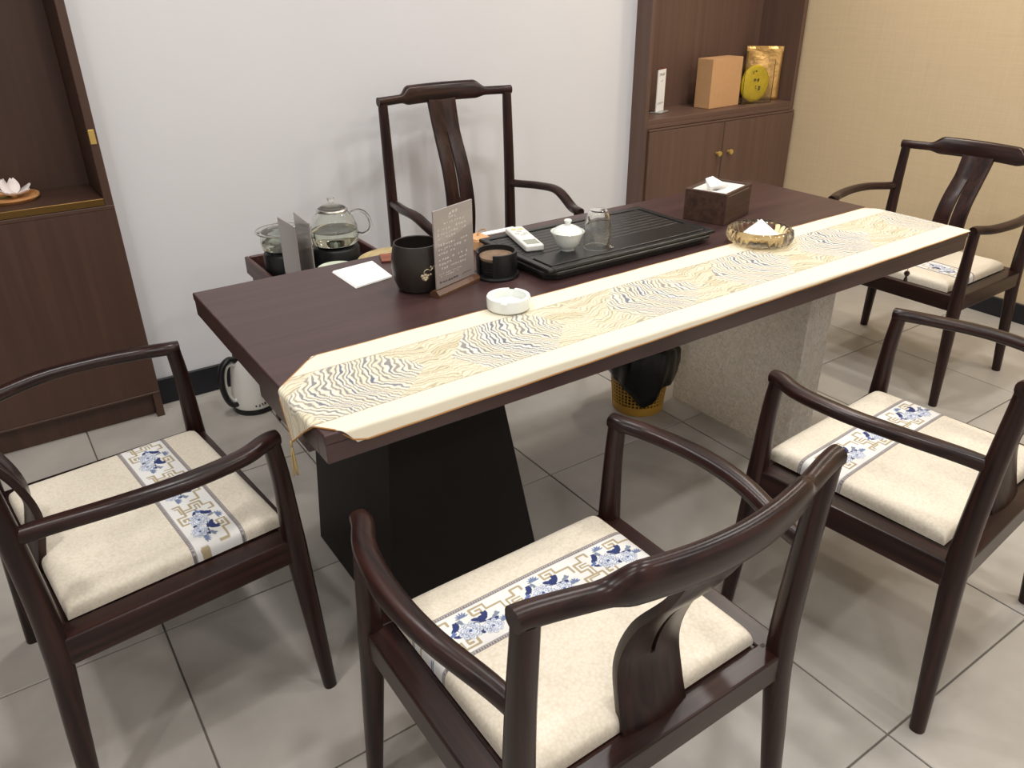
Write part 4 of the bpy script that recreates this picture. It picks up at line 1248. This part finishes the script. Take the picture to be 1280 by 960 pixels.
# lidded glass pot
gpz = FZ + .0885
gpot = thing('glass_pot', 'clear glass pot with wide flat lid on the tea cart', 'pot', (pp_.x, pp_.y, gpz))
lathe('pot_body', [(0, 0), (.054, 0), (.066, .008), (.072, .03), (.068, .052), (.062, .060), (.060, .060), (.066, .051), (.0695, .03), (.064, .010), (.05, .003), (0, .003)], KG, gpot, 48)
lathe('water_fill', [(0, .0035), (.05, .0035), (.0632, .0105), (.0688, .028), (0, .028)], WATER, gpot, 48)
cpn = thing('tea_cup', 'white porcelain cup soaking inside the glass pot', 'cup', (pp_.x - .02, pp_.y - .015, gpz + .0038))
lathe('cup_body', [(0, 0), (.014, 0), (.016, .004), (.026, .024), (.030, .034), (.029, .034), (.024, .023), (.013, .006), (0, .005)], WPOR, cpn, 32)
l_ = lathe('lid', [(.06, .061), (.080, .064), (.0815, .066), (.06, .066), (.03, .072), (0, .075), (0, .072), (.03, .069)], KG, gpot, 48)
lathe('lid_rim', [(.079, .0632), (.082, .0632), (.0825, .0665), (.079, .0668)], STEEL, l_, 48, close=True)
lathe('lid_knob', [(.008, .074), (.006, .081), (.012, .088), (.010, .092), (0, .093)], KG, l_, 20)
# two acrylic price cards on the cart
for k, (tl, tr, yr, lb) in enumerate((((347, 271), (368, 283), 1.05, 'grey upright acrylic card on the tea cart beside the glass pot'), ((367, 265), (386, 279), 1.08, 'grey upright acrylic card on the tea cart next to the glass kettle'))):
    pr_ = aty(tr[0], tr[1], yr)
    # second upper corner at the same height
    pl_ = atz(tl[0], tl[1], pr_.z)
    dv = pr_ - pl_; an = math.atan2(dv.y, dv.x); ln = min(max(dv.length, .09), .16)
    base = Vector((pr_.x - math.cos(an) * ln / 2, pr_.y - math.sin(an) * ln / 2, FZ))
    t = thing('card_stand', lb, 'sign', base, an)
    box('card', (-ln / 2, -.002, .010), (ln / 2, .002, pr_.z - FZ), CARDM, t, 0.0006)
    box('stand_base', (-ln / 2 + .004, -.012, .0005), (ln / 2 - .004, .012, .0105), CRT, t, 0.001)
# pale green plate and round bamboo tray
dcc = atz(476, 330, RZ + 0.004)
bt = thing('bamboo_tray', 'round shallow bamboo tray resting on the tea cart rim', 'tray', (0.682, 1.09, RZ + .0005))
BAM = wood('bamboo', srgb(176, 158, 116), srgb(204, 188, 148), 'x', rough=0.5)
lathe('tray_body', [(0, .0), (.112, .0), (.122, .010), (.124, .028), (.120, .028), (.116, .012), (.108, .006), (0, .006)], BAM, bt, 56)
CEL = plain('celadon', srgb(206, 216, 196), rough=0.2, coat=0.4)
pl = thing('celadon_plate', 'pale green ceramic plate on the tea cart in front of the kettle', 'plate', (0.492, 1.125, FZ))
lathe('plate_foot', [(0, .0005), (.032, .0005), (.028, .03), (0, .03)], CEL, pl, 40)
lathe('plate_body', [(0, .03), (.030, .03), (.050, .052), (.060, .066), (.059, .068), (.048, .055), (.028, .034), (0, .034)], CEL, pl, 48)

# ------------------------------------------------------------------ waste bin under the table
bpos = Vector((1.478, 0.775, 0))
bn = thing('waste_bin', 'yellow plastic lattice waste bin under the tea table', 'bin', bpos)
YB = plain('yellow_plastic', srgb(196, 150, 60), rough=0.45)
R0, R1, BH = 0.093, 0.118, 0.25
rad = lambda z: R0 + (R1 - R0) * z / BH
bm = bmesh.new()
nseg, nrow = 44, 15
za, zb2 = 0.035, 0.232
dz = (zb2 - za) / nrow
for j in range(nrow):
    for i in range(nseg):
        def P_(fi, fj):
            z = za + (j + fj) * dz; a = 2 * PI * (i + fi) / nseg; r_ = rad(z)
            return bm.verts.new((r_ * math.cos(a), r_ * math.sin(a), z))
        o4 = [P_(0, 0), P_(1, 0), P_(1, 1), P_(0, 1)]; m_ = .17
        i4 = [P_(m_, m_), P_(1 - m_, m_), P_(1 - m_, 1 - m_), P_(m_, 1 - m_)]
        for k in range(4): bm.faces.new((o4[k], o4[(k + 1) % 4], i4[(k + 1) % 4], i4[k]))
bmesh.ops.remove_doubles(bm, verts=bm.verts, dist=0.0002)
o = mesh_obj('lattice_wall', bm, YB, bn)
md = o.modifiers.new('t', 'SOLIDIFY'); md.thickness = 0.002
lathe('bottom_band', [(0, .0005), (R0 - .002, .0005), (R0 + .001, .004), (rad(.036) + .001, .036), (rad(.036) - .002, .036), (R0 - .003, .006), (0, .004)], YB, bn, 60)
lathe('rim', [(rad(.231) - .001, .231), (rad(.231) + .003, .231), (R1 + .004, .25), (R1 - .001, .25)], YB, bn, 60, close=True)
# black liner folded over the rim
LIN = plain('black_bag', srgb(14, 14, 15), rough=0.28, bump=0.5, bscale=30)
rnd = np.random.default_rng(5)
n = 72; prof = [(0.02, .03), (.085, .04), (.098, .12), (.108, .20), (.113, .245), (.119, .272), (.127, .266), (.131, .235), (.130, .17), (.124, .11), (.118, .07)]
vs = []; fs = []
for j, (r_, z) in enumerate(prof):
    for i in range(n):
        a = 2 * PI * i / n
        wv = 0.006 * math.sin(7 * a + j * .9) + 0.004 * math.sin(13 * a + 2 + j * .4)
        k = smooth01(5, 9, j)
        da = (a + 2.05 + PI) % (2 * PI) - PI
        hang = (0.45 + 0.58 * math.exp(-(da / .85) ** 2) + .08 * math.sin(5 * a)) if j >= 7 else 1
        zz = z if j < 7 else .262 - (.262 - z) * max(.25, min(1.15, hang))
        zz += (0.010 * math.sin(3 * a + 1) if j >= 4 else 0)
        rr_ = r_ + wv * (.5 + .5 * k) + (.004 if j >= 7 else 0)
        if j >= 7: rr_ = max(rr_, rad(max(zz, 0)) + 0.0065)
        if j < 4: rr_ = min(rr_, rad(z) - .004)
        vs.append((rr_ * math.cos(a), rr_ * math.sin(a), zz))
for j in range(len(prof) - 1):
    for i in range(n):
        k = (i + 1) % n; fs.append((j * n + i, j * n + k, (j + 1) * n + k, (j + 1) * n + i))
lb = thing('bin_liner', 'black plastic bag folded over the yellow waste bin', 'bin bag', bpos)
o = raw_obj('bag', vs, fs, LIN, lb, True)
md = o.modifiers.new('t', 'SOLIDIFY'); md.thickness = 0.001

# ------------------------------------------------------------------ electric kettle on the floor
ek = thing('electric_kettle', 'white electric kettle with black handle on the floor by the wall', 'kettle', (0.292, 1.61, 0), math.radians(200))
lathe('power_base', [(0, .0005), (.078, .0005), (.081, .006), (.080, .018), (.074, .020), (0, .020)], BLKP, ek, 44)
lathe('kettle_body', [(0, .021), (.077, .021), (.079, .028), (.076, .08), (.066, .16), (.058, .205), (.055, .212), (0, .214)], WPLA, ek, 48)
lathe('lid', [(.052, .213), (.050, .222), (.03, .228), (0, .229)], BLKP, ek, 40)
hp = catmull([(.050, 0, .210), (.075, 0, .224), (.108, 0, .205), (.122, 0, .15), (.116, 0, .09), (.098, 0, .05), (.076, 0, .042)], 7)
h_ = sweep('handle', hp, .010, BLKP, ek, rb=.014, n=12, up=(0, 1, 0))
hi_ = catmull([(.060, 0, .195), (.078, 0, .205), (.098, 0, .19), (.108, 0, .145), (.103, 0, .095), (.088, 0, .062), (.076, 0, .058)], 7)
sweep('handle_inset', hi_, .007, WPLA, h_, rb=.008, n=10, up=(0, 1, 0))
bm = bmesh.new(); rnd = random.Random(21)
glyphs(bm, -.022, 0, .044, .012, 4, rnd, 0, fill=1)
ad_ = math.atan2(CAM_P[1] - 1.61, CAM_P[0] - .292) - math.radians(200) + 0.25
for v in bm.verts:
    a = ad_ + v.co.x / .078; v.co = Vector((.0795 * math.cos(a), .0795 * math.sin(a), .032 + v.co.z))
o = mesh_obj('writing', bm, INK, ek); o['kind'] = 'stuff'
